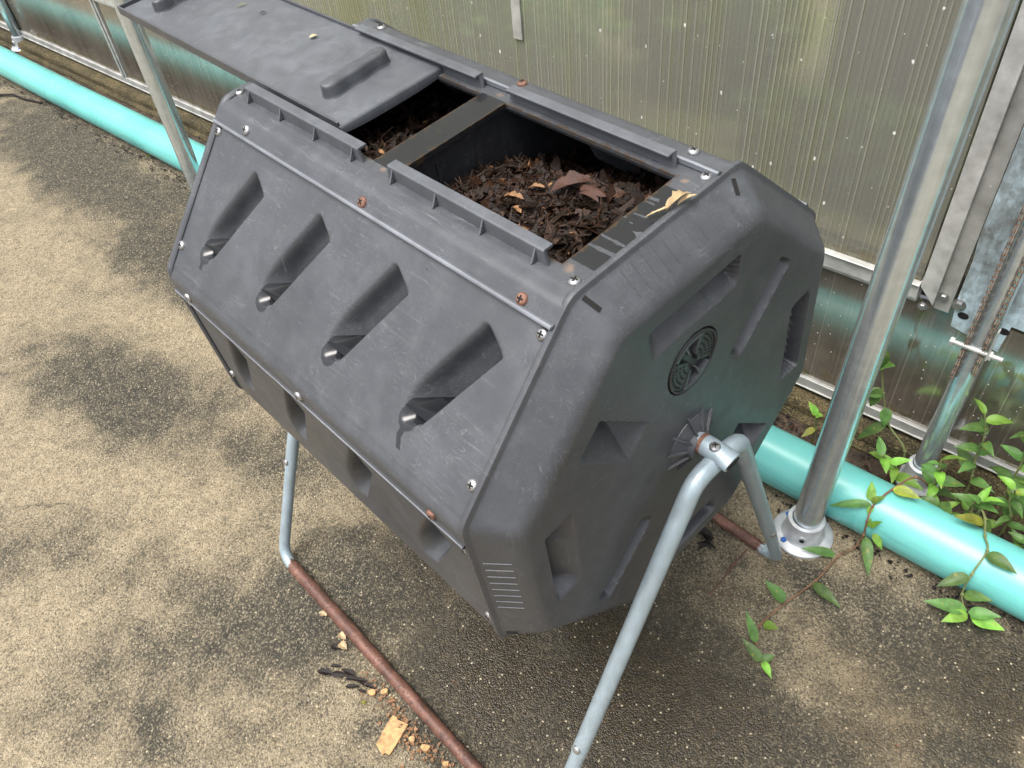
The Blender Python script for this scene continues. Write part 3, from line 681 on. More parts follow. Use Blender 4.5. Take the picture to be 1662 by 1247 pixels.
def panel(name, ang, label=None, slots=True, fine=True, hole=None, drips=(0, 0, 0, 0), parent=T_):
    # columns
    xs = set()
    step = .006 if fine else .012
    k = int(2 * HL / step)
    base = [-HL + 2 * HL * i / k for i in range(k + 1)]
    if slots:
        dense = []
        for ax in SLOT_X:
            dense += [ax + d for d in ([-.006, -.003, 0, .002, .004, .007, .010, .0135, .017, .0205, .024, .0275, .031, .034, .0365, .0385, .0398, .0407, .0414, .0425, .045] if fine else [-.005, 0, .006, .014, .022, .030, .037, .0395, .041, .044])]
        base = [x for x in base if not any(ax - .008 < x < ax + .048 for ax in SLOT_X)] + dense
    if hole:
        st = .0022
        kk = int(2 * HL / st); base = [-HL + 2 * HL * i / kk for i in range(kk + 1)]
        ed = sorted({e for h in hole for e in h[:2]})
        base = [x for x in base if not any(abs(x - e) < .0012 for e in ed)] + ed
    xs = sorted(base)
    # rows: (kind, t or arc angle)
    ts = []
    dt = .0016 if fine else .006
    tt = .103
    while tt > -TC + dt * .5: ts.append(tt); tt -= dt
    if hole:
        ed = sorted({e for h in hole for e in h[2:]}); ts = [t for t in ts if not any(abs(t - e) < .0012 for e in ed)] + ed; ts.sort(reverse=True)
    rows = [('A', t) for t in ts] + [('A', -TC)]
    na = 14 if fine else 7
    rows += [('C', i / na) for i in range(1, na + 1)]
    tt = TC - .003
    while tt > T_END + .006: rows.append(('B', tt)); tt -= .003
    rows += [('B', T_END + .006), ('L', 0), ('L', 1), ('L', 2), ('L', 3), ('L', 4)]
    nA, tA = fn(ang); nB, tB = fn(ang + 45)
    V = []; wet = []; rust = []; mud = []
    cc = nA * (AP - RC) + tA * (-TC)
    for (kd, q) in rows:
        for x0 in xs:
            x = x0; xi = x0; d = 0; wv = 0; ru = 0; mu = 0
            if slots and kd == 'A':
                fade = 1.0
                if x0 > SLOT_X[3] + SWX + .004: fade = max(0, 1 - (x0 - SLOT_X[3] - SWX - .004) / (HL - SLOT_X[3] - SWX - .004))
                if x0 < SLOT_X[0] - .006: fade = max(0, (x0 + HL) / (SLOT_X[0] - .006 + HL))
                tcl = max(-.085, min(.075, q)); x = x0 + SH * (tcl - TA) * fade
            elif slots:
                fade = 1.0
                if x0 > SLOT_X[3] + SWX + .004: fade = max(0, 1 - (x0 - SLOT_X[3] - SWX - .004) / (HL - SLOT_X[3] - SWX - .004))
                if x0 < SLOT_X[0] - .006: fade = max(0, (x0 + HL) / (SLOT_X[0] - .006 + HL))
                x = x0 + SH * (-.085 - TA) * fade
            if kd == 'A':
                if slots:
                    d = slot_depth(xi, q)
                    if any(drips) or ang == 135: wv = slot_wet(xi, q, drips) if ang == 135 else 0
                n_ = nA; p = nA * AP + tA * q
                if hole:
                    # wet bands beside the openings, with ragged ends
                    if -.021 < x < .021 and -.090 < q < .070: wv = .95 if abs(x) < .0195 else .6
                    if .252 < x < .2925 and -.080 < q < .052: wv = min(.46 + (x - .252) * 60, .46 + (q + .080) * 40, .46 + (.052 - q) * 40, .92)
                    if wv > .3 and x > .2: wv -= .75 * sstep(.24, .50, mnoise.fractal(Vector((x * 22, q * 120, 2)), 1, 2, 3) + .25 * mnoise.noise(Vector((x * 30, q * 30, 5))))
                    e = 9
                    for h in hole:
                        dx = max(h[0] - x, 0, x - h[1]); dq = max(h[2] - q, 0, q - h[3]); e = min(e, sqrt(dx * dx + dq * dq))
                    mu = max(0, .62 - e * 60) if e < .012 else 0
                    if abs(x) < .021 and -.09 < q < .075: mu = max(mu, .36)
                    for (cx, cq, r_) in ((.266, -.089, .011), (.002, -.094, .008), (.0, .077, .009), (.268, .066, .007)):
                        ru = max(ru, 1.1 - sqrt((x - cx) ** 2 + (q - cq) ** 2) / r_)
            elif kd == 'C':
                a = radians(45) * q; n_ = (nA * cos(a) - tA * sin(a)); p = cc + n_ * RC
            elif kd == 'B':
                n_ = nB; p = nB * AP + tB * q
            if kd == 'L':
                # rolled edge: a small proud bead that turns in at the end
                off, tv = [(.0060, T_END + .0045), (.0066, T_END + .002), (.0060, T_END + .0004), (.0045, T_END), (.0005, T_END + .0005)][q]
                n_ = nB; p = nB * (AP + off) + tB * tv; h = 0
            else:
                h = 0.0
                if kd == 'C': h = .0042 * sstep(.2, 1, q)
                if kd == 'B': h = .0042
                if kd == 'A' and q > .086 and not hole: h = .0
            V.append(Vector((x, 0, H)) + p + n_ * (h - d)); wet.append(wv); rust.append(ru); mud.append(mu)
    for (sx, sang, st_) in RUSTY:
        if abs(sang - ang) < 1 or abs(sang - ang - 45) < 1:
            pc = fp(sx, st_, sang, .003)
            for i, p in enumerate(V):
                if abs(p.x - sx) < .02:
                    d_ = (p - pc).length
                    if d_ < .018: rust[i] = max(rust[i], 1.0 - d_ / .013)
    nx = len(xs); F = []
    for j in range(len(rows) - 1):
        for i in range(nx - 1):
            if hole and rows[j][0] == 'A' and rows[j + 1][0] == 'A':
                mx_, mt = (xs[i] + xs[i + 1]) / 2, (rows[j][1] + rows[j + 1][1]) / 2
                if any(h[0] < mx_ < h[1] and h[2] < mt < h[3] for h in hole): continue
            a = j * nx + i; F.append((a, a + nx, a + nx + 1, a + 1))
    mb = MB(); mb.v = [tuple(p) for p in V]; mb.f = F; mb.mi = [0] * len(F)
    if not hole:
        o = mb.build(name, M['plastic'], parent, True, {'wet': wet, 'rust': rust, 'mud': mud}, 60)
    else:
        # give the sheet its thickness around the openings
        b0 = len(V)
        from collections import Counter
        ec = Counter()
        for q in F:
            for a, b in zip(q, q[1:] + q[:1]): ec[(min(a, b), max(a, b))] += 1
        bd = [(a, b) for q in F for a, b in zip(q, q[1:] + q[:1]) if ec[(min(a, b), max(a, b))] == 1]
        nn = fn(ang)[0]; mp = {}
        for a, b in bd:
            pa, pb = V[a], V[b]
            if abs(pa.x) < HL - .001 and abs(pb.x) < HL - .001 and (pa - Vector((pa.x, 0, H))).dot(nn) > AP - .001 and (pa - Vector((0, 0, H))).dot(fn(ang)[1]) < .09:
                for q in (a, b):
                    if q not in mp:
                        mp[q] = len(mb.v); mb.v.append(tuple(V[q] - nn * .007)); wet.append(.9); rust.append(0); mud.append(.3)
                mb.f.append((b, a, mp[a], mp[b])); mb.mi.append(0)
        o = mb.build(name, M['plastic'], parent, True, {'wet': wet, 'rust': rust, 'mud': mud}, 40)
    if label: o['label'] = label
    lp = MB(); rows_ = [(.0040, T_END + .0040), (.0064, T_END + .0036), (.0073, T_END + .0026), (.0073, T_END + .0010), (.0064, T_END - .0003), (.0012, T_END - .0003)]
    for i in range(61):
        x = -HL + .001 + (2 * HL - .002) * i / 60
        for (h, t) in rows_: lp.v.append(tuple(Vector((x, 0, H)) + nB * (AP + h + .0003 * mnoise.noise(Vector((x * 40, ang, 0)))) + tB * t))
    for i in range(60):
        for k_ in range(5):
            a = i * 6 + k_; lp.f.append((a, a + 1, a + 7, a + 6)); lp.mi.append(0)
    lp.build('panel_lip', M['lip'], o, True, None, 50)
    return o
RUSTY = [(.014, 135, .095), (.250, 135, .095), (.012, 90, .102), (.246, 180, .083)]
HOLES = [(.0195, .2565, -.0885, .0675), (-.262, -.0205, -.0885, .0675)]
panel('top_panel', 90, None, False, True, HOLES)
panel('side_panel', 135, 'front panel with four long slanted air pockets', True, True, None, (.022, 0, 0, .034))
panel('side_panel', 180, None, True, True)
panel('side_panel', 225, None, True, False)
panel('side_panel', 270, None, True, False)
panel('side_panel', 315, None, True, False)
panel('side_panel', 0, None, True, False)
panel('side_panel', 45, None, True, False)

# screws
def screw(x, t, ang, rusty=False, h=.0, r=.0062, parent=T_):
    n_, t_ = fn(ang); c = fp(x, t, ang, h)
    R = Matrix((Vector((1, 0, 0)), t_, n_)).transposed().to_4x4() @ Matrix.Rotation(random.uniform(0, 2), 4, 'Z')
    mb = MB(); Tm = Matrix.Translation(c) @ R
    prof = [(r, 0), (r * .97, .0012), (r * .8, .0026), (r * .5, .0034), (r * .30, .0036)]
    mb.lathe([(p[0], p[1]) for p in prof] + [(0, .0036)], Tm, 20)
    for k_ in (0, 1):                     # cross drive: two dark bars painted for the shade in its recess
        mb.box(Tm @ Vector((0, 0, .0034)), (r * 1.05, r * .26, .0010), (R.to_3x3() @ Matrix.Rotation(k_ * pi / 2, 3, 'Z')), 1)
    o = mb.build('screw', [M['screw_rust'], M['hole']] if rusty else [M['screw'], M['hole']], parent)
    if rusty: o['label'] = 'rusty screw'
for a in ((-.288, -.097, 90), (.281, -.099, 90), (.281, .082, 90)): screw(*a)
for sx in (-.252, .250): screw(sx, .103, 90, False, .0045)
screw(.012, .103, 90, True, .0045)
screw(-.221, .097, 135, False, .0043); screw(.014, .095, 135, True, .0043); screw(.250, .095, 135, True, .0043)
for sx in (-.283, .282):
    screw(sx, .077, 135); screw(sx, -.076, 135)
    screw(sx, -.080, 180); screw(sx, .066, 180)
screw(-.250, .096, 180, False, .0043); screw(.012, .096, 180, False, .0043); screw(.246, .096, 180, True, .0043)
for sx in (-.25, .0, .25): screw(sx, .096, 225, False, .0043)
screw(.283, -.075, 45); screw(.283, .07, 45)

# guide rails with little gussets
def rail(xa, xb, side):
    s = side; tw = -.0985 if s < 0 else .0815
    mb = MB()
    def P(x, t, h): return fp(x, t, 90, h)
    if s < 0: prof = [(-.0990, -.001), (-.0990, .0150), (-.0978, .0162), (-.0868, .0162), (-.0860, .0152), (-.0866, .0128), (-.0950, .0128), (-.0955, -.001)]
    else: prof = [(.0765, -.001), (.0765, .0128), (.0705, .0130), (.0700, .0155), (.0712, .0164), (.0825, .0164), (.0835, .0152), (.0800, -.001)]
    n_ = len(prof); ends = []
    for x, cut in ((xa, 0), (xb, 1)):
        for (t, h) in prof: ends.append(P(x + (.0035 if cut == 0 else -.0035) * (h > .01), t, h))
    fs = [(i, (i + 1) % n_, n_ + (i + 1) % n_, n_ + i) for i in range(n_)] + [tuple(range(n_ - 1, -1, -1)), tuple(range(n_, 2 * n_))]
    if s > 0: fs = [tuple(reversed(q)) for q in fs]
    mb.add(ends, fs)
    k = 0
    gx = [xa + .012 + i * (xb - xa - .026) / 3 for i in range(4)]
    for x in gx:
        if s < 0: tri = [(-.0988, .0145), (-.0988, .0005), (-.1065, .0005)]
        else: tri = [(.0802, .0125), (.0802, .0005), (.0865, .0005)]
        vs = [P(x + e, t, h) for e in (-.0011, .0011) for (t, h) in tri]
        mb.add(vs, [(0, 1, 2), (5, 4, 3), (0, 3, 4, 1), (1, 4, 5, 2), (2, 5, 3, 0)])
    bevel(mb.build('guide_rail', M['rail'], T_, False), .0008, 2)
for xa, xb in ((-.266, -.026), (.018, .249)):
    rail(xa, xb, -1); rail(xa, xb, 1)

# sliding lid, pushed half open towards the far end
LX0, LX1, LT0, LT1 = -.676, -.098, -.0770, .0790
mb = MB()
def lidp(x, t, h): return fp(x, t, 90, h)
nx, nt = 150, 44
def lidh(x, t):
    hh = .0065
    r_ = sqrt((x + .262) ** 2 + (t - .012) ** 2)                       # moulded ring
    for R_ in (.041, .034): hh += .0011 * math.exp(-((r_ - R_) / .0016) ** 2)
    hh -= .0011 * sstep(.01, .09, abs(x + .40)) * 0
    hh += .0004 * mnoise.noise(Vector((x * 6, t * 9, 1)))
    return hh
for j in range(nt + 1):
    t = LT0 + .003 + (LT1 - LT0 - .006) * j / nt
    for i in range(nx + 1):
        x = LX0 + .003 + (LX1 - LX0 - .003) * i / nx
        mb.v.append(tuple(lidp(x, t, lidh(x, t) if i < nx else lidh(x, t) - .0008)))
for j in range(nt):
    for i in range(nx):
        a = j * (nx + 1) + i; mb.f.append((a, a + 1, a + nx + 2, a + nx + 1)); mb.mi.append(0)
lid = mb.build('sliding_lid', mat_plastic('scuffed_lid_plastic', .085, False), T_)
lid['label'] = 'sliding lid pushed half open'
mb = MB()
def rimbar(P0, P1, t0, t1, h0, h1, alongx=True):
    if alongx: vs = [lidp(x, t, h) for x in (P0, P1) for t in (t0, t1) for h in (h0, h1)]
    mb.add(vs, [(0, 1, 3, 2), (4, 6, 7, 5), (0, 4, 5, 1), (2, 3, 7, 6), (0, 2, 6, 4), (1, 5, 7, 3)])
rimbar(LX0, LX1 - .0015, LT0, LT0 + .003, -.001, .0115); rimbar(LX0, LX1 - .0015, LT1 - .003, LT1, -.001, .0115)
rimbar(LX0 - .0030, LX0, LT0, LT1, -.001, .0115)
bevel(mb.build('lid_rim', M['plastic_plain'], lid, False), .0008)
mb = MB(); segs = 24
for i in range(segs + 1):
    t = LT0 + .0005 + (LT1 - LT0 - .001) * i / segs; sag = .0
    b = -.0055 + .0035 * abs(2 * i / segs - 1) ** 3
    for (dx, h) in ((-.002, .0066), (.0005, .0062), (.0018, .0045), (.0020, b), (.0, b - .0005), (-.002, b)):
        mb.v.append(tuple(lidp(LX1 + dx, t, h)))
for i in range(segs):
    for k in range(5):
        a = i * 6 + k; mb.f.append((a, a + 6, a + 7, a + 1)); mb.mi.append(0)
mb.build('lid_lip', M['plastic_plain'], lid, True, None, 60)
def grip(xc, tc):
    # wavy raised handle
    mb = MB(); n_ = 60; L_ = .102; prof = []
    for i in range(n_ + 1):
        s_ = -1 + 2 * i / n_; yy = s_ * L_ / 2
        w_ = .0115 * min(1, sqrt(max(0, 1 - abs(s_) ** 10)) + .0) + .0011 * cos(s_ * 2.6 * pi) * (1 - abs(s_) ** 4)
        prof.append((yy, w_))
    rows_ = [(0, 1.30), (.0012, 1.14), (.004, 1.06), (.013, .93), (.0155, .84), (.0168, .66), (.0172, .3), (.0172, 0)]
    for sgn in (1, -1):
        grid = []
        for (h, k) in rows_:
            for (yy, w_) in prof:
                ky = .90 + .10 * k if k > .0 else .88
                grid.append(lidp(xc + sgn * w_ * k - .02 * yy / .05 * 0 - yy * .10, tc + yy * min(1.04, ky), .0060 + h - (.0004 * (1 - cos(yy * 2.6 * pi / .051))) * (h > .015)))
        f_ = []
        for a in range(len(rows_) - 1):
            for b in range(n_):
                q = a * (n_ + 1) + b; q4 = (q, q + 1, q + n_ + 2, q + n_ + 1); f_.append(q4 if sgn < 0 else tuple(reversed(q4)))
        mb.add(grid, f_)
    o = mb.build('handle', M['plastic_plain'], lid, True, None, 60); return o
grip(-.170, .002); grip(-.612, .002)

# end caps: octagonal dish with moulded pockets
def rot90(y, z, k):
    for _ in range(k % 4): y, z = z, -y          # turn clockwise so that pocket k comes to the top
    return y, z
def cap_depth(y, z):
    d = 0.0
    for k in range(4):
        u, r = rot90(y, z, k)
        if .180 < r < .226 and -.075 < u < .075:
            wall_ = 1 - sstep(.2185, .2225, r); lin = max(0, (r - .184) / .036)
            deep = .030 + .012 * sstep(.022, .034, u)
            e = sstep(-.066, -.048, u) * (1 - sstep(.0645, .068, u))
            d = max(d, deep * lin * wall_ * e)
        c = 1 / sqrt(2); ud, rd = (u - r) * c * -1, (u + r) * c       # the diagonal to the right of this one
        if k % 2 == 0:                                                 # narrow groove
            if .100 < rd < .226 and abs(ud) < .02:
                q = ud / .0145
                if abs(q) < 1: d = max(d, .0155 * (1 - q * q) * sstep(.103, .116, rd) * (1 - sstep(.216, .222, rd)))
        else:                                                          # pyramid pocket
            rd = abs(z - y) * c; ud = (y + z) * c
            if .112 < rd < .220 and -.027 < ud < .024:
                a = (ud + .024) / .040; a = max(0, min(1, a)) * (1 - sstep(.0165, .0215, ud))
                d = max(d, min(.036 * a, .85 * max(0, rd - .118), .034) * (1 - sstep(.205, .215, rd)))
    rr_ = sqrt(y * y + (z - .130) ** 2)
    d = max(d, .009 * (1 - sstep(.0375, .0392, rr_)))
    return d
def end_cap(sx):
    FE = .0425
    prof = [(AP + .0012, -.006), (AP + .0036, -.004), (AP + .0044, -.001), (AP + .0040, .0022), (AP + .0018, .0034), (AP - .0008, .0036), (AP - .0022, .0048)]
    for i in range(1, 9): prof.append((AP - .0022 - (.0262 - .0022) * i / 8 * .86, .0048 + (FE - .0125 - .0048) * i / 8))
    x0, y0 = prof[-1]
    for i in range(1, 9):
        q = i / 8; prof.append((x0 * (1 - q) ** 2 + 2 * q * (1 - q) * (x0 - .0088) + q * q * (x0 - .0225), y0 * (1 - q) ** 2 + 2 * q * (1 - q) * FE + q * q * FE))
    a0 = prof[-1][0]
    k = int(a0 / .00165)
    for i in range(1, k): prof.append((a0 * (1 - i / k), FE))
    NA = 720; V = []; wet = []; P_ = 90
    dirs = []
    for i in range(NA):
        a = 2 * pi * i / NA
        s_ = sum(max(0, cos(a - (pi / 2 + kk * pi / 4))) ** P_ for kk in range(8)) ** (1 / P_)
        dirs.append((cos(a), sin(a), 1 / s_))
    ct, st_ = cos(TH), sin(TH)
    for (ap_, e) in prof:
        for (c, s_, r) in dirs:
            q = ap_ / a0
            rr_ = ap_ * r if ap_ > a0 * .30 else ap_ * (r * (ap_ / (a0 * .30)) + (1 - ap_ / (a0 * .30)))
            y, z = c * rr_, s_ * rr_
            ee = e
            if ap_ <= a0 + .004: ee = e - cap_depth(y, z) - .0006 * (1 + mnoise.noise(Vector((y * 14, z * 14, 0))))
            V.append((sx * (HL + ee), ct * y - st_ * z, H + st_ * y + ct * z)); wet.append(0.0)
    V.append((sx * (HL + FE), 0, H)); wet.append(0.0)
    F = []
    m = len(prof)
    for j in range(m - 1):
        for i in range(NA):
            i2 = (i + 1) % NA; q = (j * NA + i, j * NA + i2, (j + 1) * NA + i2, (j + 1) * NA + i)
            F.append(q if sx > 0 else tuple(reversed(q)))
    for i in range(NA):
        q = ((m - 1) * NA + i, (m - 1) * NA + (i + 1) % NA, len(V) - 1); F.append(q if sx > 0 else tuple(reversed(q)))
    mb = MB(); mb.v = V; mb.f = F; mb.mi = [0] * len(F)
    # raised ribs on the sloping band of every second facet
    def band(u, w_, kq, up=0.0):       # u along the facet, w_ 0 at the rim to 1 at the bevel
        ap_ = AP - .0022 - .0240 * .86 * w_; e = .0048 + (FE - .0125 - .0048) * w_
        n2 = Vector((.0243, .0206)).normalized()
        ap_ += n2.x * up * .7; e += n2.y * up * .7
        y, z = u, ap_
        for _ in range(kq): y, z = -z, y
        return (sx * (HL + e), ct * y - st_ * z, H + st_ * y + ct * z)
    for kq in range(4):
        for i in range(8):
            u = (-.0615 + .0135 * i) * 1.0
            if kq == 1: u = -u + .02 - .028
            vs = [band(u + dx, w_, kq, up) for (dx, up) in ((-.0012, -.001), (-.0003, .0012), (.0003, .0012), (.0012, -.001)) for w_ in (.10, .98)]
            f_ = [(0, 1, 3, 2), (2, 3, 5, 4), (4, 5, 7, 6), (0, 2, 4, 6), (1, 7, 5, 3)]
            mb.add(vs, f_ if sx < 0 else [tuple(reversed(q)) for q in f_])
    for i in range(8):                     # louvre ribs in the pocket on the wall side
        u = -.047 + .0125 * i; st2 = []
        for q in range(7):
            r_ = .1875 + .0325 * q / 6
            for (du, up) in ((-.0009, -.001), (-.0003, .0022), (.0003, .0022), (.0009, -.001)):
                up = up * 1.8; y, z = r_, -(u + du)
                ee = FE - .0008 - cap_depth(r_ if r_ < .2175 else .2175, z) + up
                st2.append((sx * (HL + ee), ct * y - st_ * z, H + st_ * y + ct * z))
        f2 = [(a * 4 + k_, a * 4 + k_ + 1, a * 4 + k_ + 5, a * 4 + k_ + 4) for a in range(6) for k_ in range(3)]
        mb.add(st2, f2 if sx > 0 else [tuple(reversed(q)) for q in f2])
    n_tot = len(mb.v)
    cap = mb.build('end_cap', M['plastic'], T_, True, {'wet': [0.0] * n_tot, 'rust': [0.0] * n_tot, 'mud': [0.0] * n_tot}, 50)
    # drain slots near the band corners, black patches painted for their shade
    for (u, w_, kq, L_) in ((-.104, .30, 0, .011), (.095, .32, 0, .010), (-.1045, .30, 1, .008)):
        mb = MB()
        c = Vector(band(u, w_, kq, .0007)); a = (Vector(band(u, w_ + .2, kq, .0007)) - c).normalized(); b = (Vector(band(u + .01, w_, kq, .0007)) - c).normalized()
        if kq == 1: a, b = a, b
        tw_ = .30 if u == -.104 else (-.5 if kq == 0 else .0); a, b = (a + b * tw_).normalized(), (b - a * tw_).normalized()
        pts = []
        for i in range(16):
            an = 2 * pi * i / 16; pts.append(c + a * (L_ * max(-.85, min(.85, cos(an) * 1.2))) + b * (.0030 * max(-.85, min(.85, sin(an) * 1.2))))
        mb.add(pts, [tuple(range(16))]); mb.build('drain_slot_shade', M['hole'], cap, False)
    return cap
cap_near = end_cap(1); cap_far = end_cap(-1)

def in_drum(y, z, x):   # point in the rolled drum frame to world
    return Vector((x, cos(TH) * y - sin(TH) * z, H + sin(TH) * y + cos(TH) * z))
def vent_disc(sx, cap):
    X0 = HL + .0425
    mb = MB()
    def P(r, a, e): return in_drum(r * cos(a), .130 + r * sin(a), sx * (X0 + e))
    # base plate, raised rim ring
    n_ = 48
    def ringstrip(pr_):
        vs = [P(r, 2 * pi * i / n_, e) for (r, e) in pr_ for i in range(n_)]
        mb.add(vs, [(j * n_ + i, j * n_ + (i + 1) % n_, (j + 1) * n_ + (i + 1) % n_, (j + 1) * n_ + i) for j in range(len(pr_) - 1) for i in range(n_)])
    ringstrip([(.0372, -.0078), (.0372, .0002), (.0362, .0008), (.0350, .0002), (.0348, -.0060), (.0005, -.0062)])
    b = mb.build('vent_disc', M['plastic_inner'], cap, True, None, 30)
    def sector(a0, a1, r0, r1, e0, e1):
        m_ = MB(); k = 14
        vs = []
        for e in (e0, e1):
            for r in (r0, r1):
                for i in range(k + 1): vs.append(P(r, a0 + (a1 - a0) * i / k, e))
        s_ = k + 1; f_ = []
        for i in range(k):
            f_ += [(2 * s_ + i, 2 * s_ + i + 1, 3 * s_ + i + 1, 3 * s_ + i), (s_ + i, s_ + i + 1, 3 * s_ + i + 1, 3 * s_ + i), (i, i + 1, 2 * s_ + i + 1, 2 * s_ + i)]
        f_ += [(0, s_, 3 * s_, 2 * s_), (k, s_ + k, 3 * s_ + k, 2 * s_ + k)]
        m_.add(vs, f_); return m_
    D = pi / 180
    for (a0, a1) in ((-30, 60), (150, 240)):
        m_ = sector(a0 * D, a1 * D, .008, .0345, -.0060, -.0012); pf = m_.build('grille', M['plastic_inner'], b, False); 
        m_ = MB()
        for r in (.014, .020, .026, .031):
            for i in range(int(r / .0034)):
                a = (a0 + 8 + (a1 - a0 - 16) * (i + .5) / int(r / .0034)) * D
                c = P(r, a, -.0008); m_.lathe([(.0013, 0), (.0013, .0002), (0, .0002)], Matrix.Translation(c) @ Matrix.Rotation(radians(90) * sx, 4, 'Y'), 6)
        m_.build('grille_hole_shade', M['hole'], pf, False)  # black discs lying on the grille paint the shade of its holes
    for (a0, a1) in ((66, 144), (246, 324)):
        m_ = sector(a0 * D, a1 * D, .030, .0345, -.0060, .0005); m_.build('vent_edge', M['plastic_plain'], b, False)
        m_ = sector(a0 * D, (a0 + 7) * D, .010, .031, -.0060, .0000); m_.build('vent_tab', M['plastic_plain'], b, False)
        m_ = sector((a1 - 34) * D, (a1 - 28) * D, .014, .031, -.0060, .0004); m_.build('vent_tab', M['plastic_plain'], b, False)
    return b
vent_disc(1, cap_near); vent_disc(-1, cap_far)
def hub(sx, cap):
    mb = MB(); X0 = HL + .0420
    R = Matrix.Translation((sx * X0, 0, H)) @ Matrix.Rotation(radians(90) * sx, 4, 'Y')
    mb.lathe([(.036, -.002), (.035, .001), (.0200, .0075), (.0182, .0085), (.0178, .0155), (.0165, .0166), (.0125, .0166)], R, 40)
    for k in range(10):
        a = 2 * pi * k / 10 + .2
        d_ = Vector((cos(a), sin(a), 0)); e_ = Vector((-sin(a), cos(a), 0)) * .0011
        tri = [d_ * .030 + Vector((0, 0, -.002)), d_ * .043 + Vector((0, 0, -.002)), d_ * .0425 + Vector((0, 0, .001)), d_ * .0185 + Vector((0, 0, .0125)), d_ * .0165 + Vector((0, 0, .0125))]
        vs = [R @ (p + s_ * e_) for s_ in (-1, 1) for p in tri]
        mb.add(vs, [(0, 1, 2, 3, 4), (9, 8, 7, 6, 5)] + [(i, (i + 1) % 5, 5 + (i + 1) % 5, 5 + i) for i in range(5)])
    return mb.build('hub_collar', M['plastic_plain'], cap, True, None, 35)
hub(1, cap_near); hub(-1, cap_far)

# inner divider with its seam, and the axle
mb = MB(); oct_ = []
def octring(x, ap_):
    out = []
    for k in range(8):
        a = radians(67.5 + 45 * k) + TH; r = ap_ / cos(pi / 8); out.append(Vector((x, r * cos(a), H + r * sin(a))))
    return out
for x in (-.014, .014): mb.v += [tuple(p) for p in octring(x, AP - .004)]
mb.f = [tuple(range(7, -1, -1)), tuple(range(8, 16))] + [(i, (i + 1) % 8, 8 + (i + 1) % 8, 8 + i) for i in range(8)]; mb.mi = [0] * 10
for t in (-.035, .06):
    mb.box(fp(.0145, t, 90, -.15), (.004, .004, .26), Matrix.Rotation(TH, 3, 'X'))
mb.build('divider', M['plastic_inner'], T_, False)

# stand: axle stubs, bent legs, rusty base tubes
def BX(sx, sy): return sx * ({(1, -1): .368, (1, 1): .343}.get((sx, sy), .337))
def stand_end(sx):
    xa = .372
    mb = MB(); mb.tube([(sx * (HL - .01), 0, H + .002), (sx * (HL + .050), 0, H + .0055), (sx * .360, 0, H + .0070), (sx * .374, 0, H + .0070), (sx * .391, 0, H + .0050)], [.0125, .0125, .0125, .0128, .0142], 28, True, 0, [1, 1, 1, .92, .62])
    ax = mb.build('axle_stub', M['galv_leg'], T_)
    mb = MB(); mb.tube([(sx * .3910, 0, H + .0050), (sx * .3915, 0, H + .0050)], [.0115, .0115], 24, True, 0, [.52, .52]); mb.build('tube_end', M['hole'], ax, False)
    mb = MB(); mb.tube([(sx * (HL + .0575), 0, H + .0062), (sx * (HL + .0625), 0, H + .0066)], .01275, 24, False); mb.build('worn_band', M['screw_rust'], ax)
    c = Vector((sx * .369, -.004, H + .0190)); mb = MB()
    Tm = Matrix.Translation(c); mb.lathe([(.0062, -.002), (.0062, .001), (.0048, .0025), (0, .003)], Tm, 20); mb.box(c + Vector((0, 0, .0028)), (.0065, .0014, .001), Matrix.Rotation(.8, 3, 'Z'), 1); mb.box(c + Vector((0, 0, .0028)), (.0014, .0065, .001), Matrix.Rotation(.8, 3, 'Z'), 1)
    mb.build('bolt', [M['screw'], M['hole']], ax)
    for sy in (-1, 1):
        B = Vector((BX(sx, sy), sy * .3172, .012)); A = Vector((sx * xa, sy * .012, H - .004))
        kn = Vector((sx * (xa - .002), sy * .060, H - .052)) + Vector((0, 0, .012))
        d_ = (B - kn).normalized(); J = B - d_ * .205           # joint between leg and base tube
        path = arc_path([Vector((sx * xa, 0, H - .004)), Vector((sx * xa, sy * .040, H - .006)), J], [.055], 12)
        mb = MB(); mb.tube(path, .0112, 28, True); leg = mb.build('leg', M['galv_leg'], T_)
        # screw at the joint
        nrm = d_.cross(Vector((1, 0, 0))).normalized();  nrm = nrm if nrm.z > 0 else -nrm
        if sy > 0: nrm = Vector((sx * .9, -.3, .2)).normalized()
        mb = MB(); q = Vector((0, 0, 1)).rotation_difference(nrm).to_matrix().to_4x4()
        mb.lathe([(.0058, -.001), (.0056, .0015), (.004, .003), (0, .0033)], Matrix.Translation(J - d_ * .014 + nrm * .0110) @ q, 18); mb.build('leg_screw', M['screw'], leg)
for sx in (1, -1): stand_end(sx)
for sy in (-1, 1):
    pts = []
    for sx in (-1, 1):
        B = Vector((BX(sx, sy), sy * .3172, .012)); kn = Vector((sx * .370, sy * .060, H - .040)); d_ = (B - kn).normalized()
        pts.append((B, B - d_ * .212))
    full = arc_path([pts[0][1], pts[0][0], pts[1][0], pts[1][1]], .040, 12)
    left = [p for p in full if p.x < -.302 + .0]; right = [p for p in full if p.x > .302]
    y_ = sy * .3172
    for part in (left + [Vector((-.302, y_, .012))], [Vector((.302, y_, .012))] + right):
        mb = MB(); mb.tube(part, .0103, 28, True); mb.build('tube_bend', M['galv_bend'], T_)
    mid = [Vector((-.3015 + .603 * i / 40, y_, .012)) for i in range(41)]
    rs = [.0108 + (.0010 if p.x < -.008 else 0) - (.0008 if abs(p.x - .0) < .012 else 0) for p in mid]
    mb = MB(); mb.tube(mid, rs, 28, True); mb.build('base_tube', M['rust'], T_)

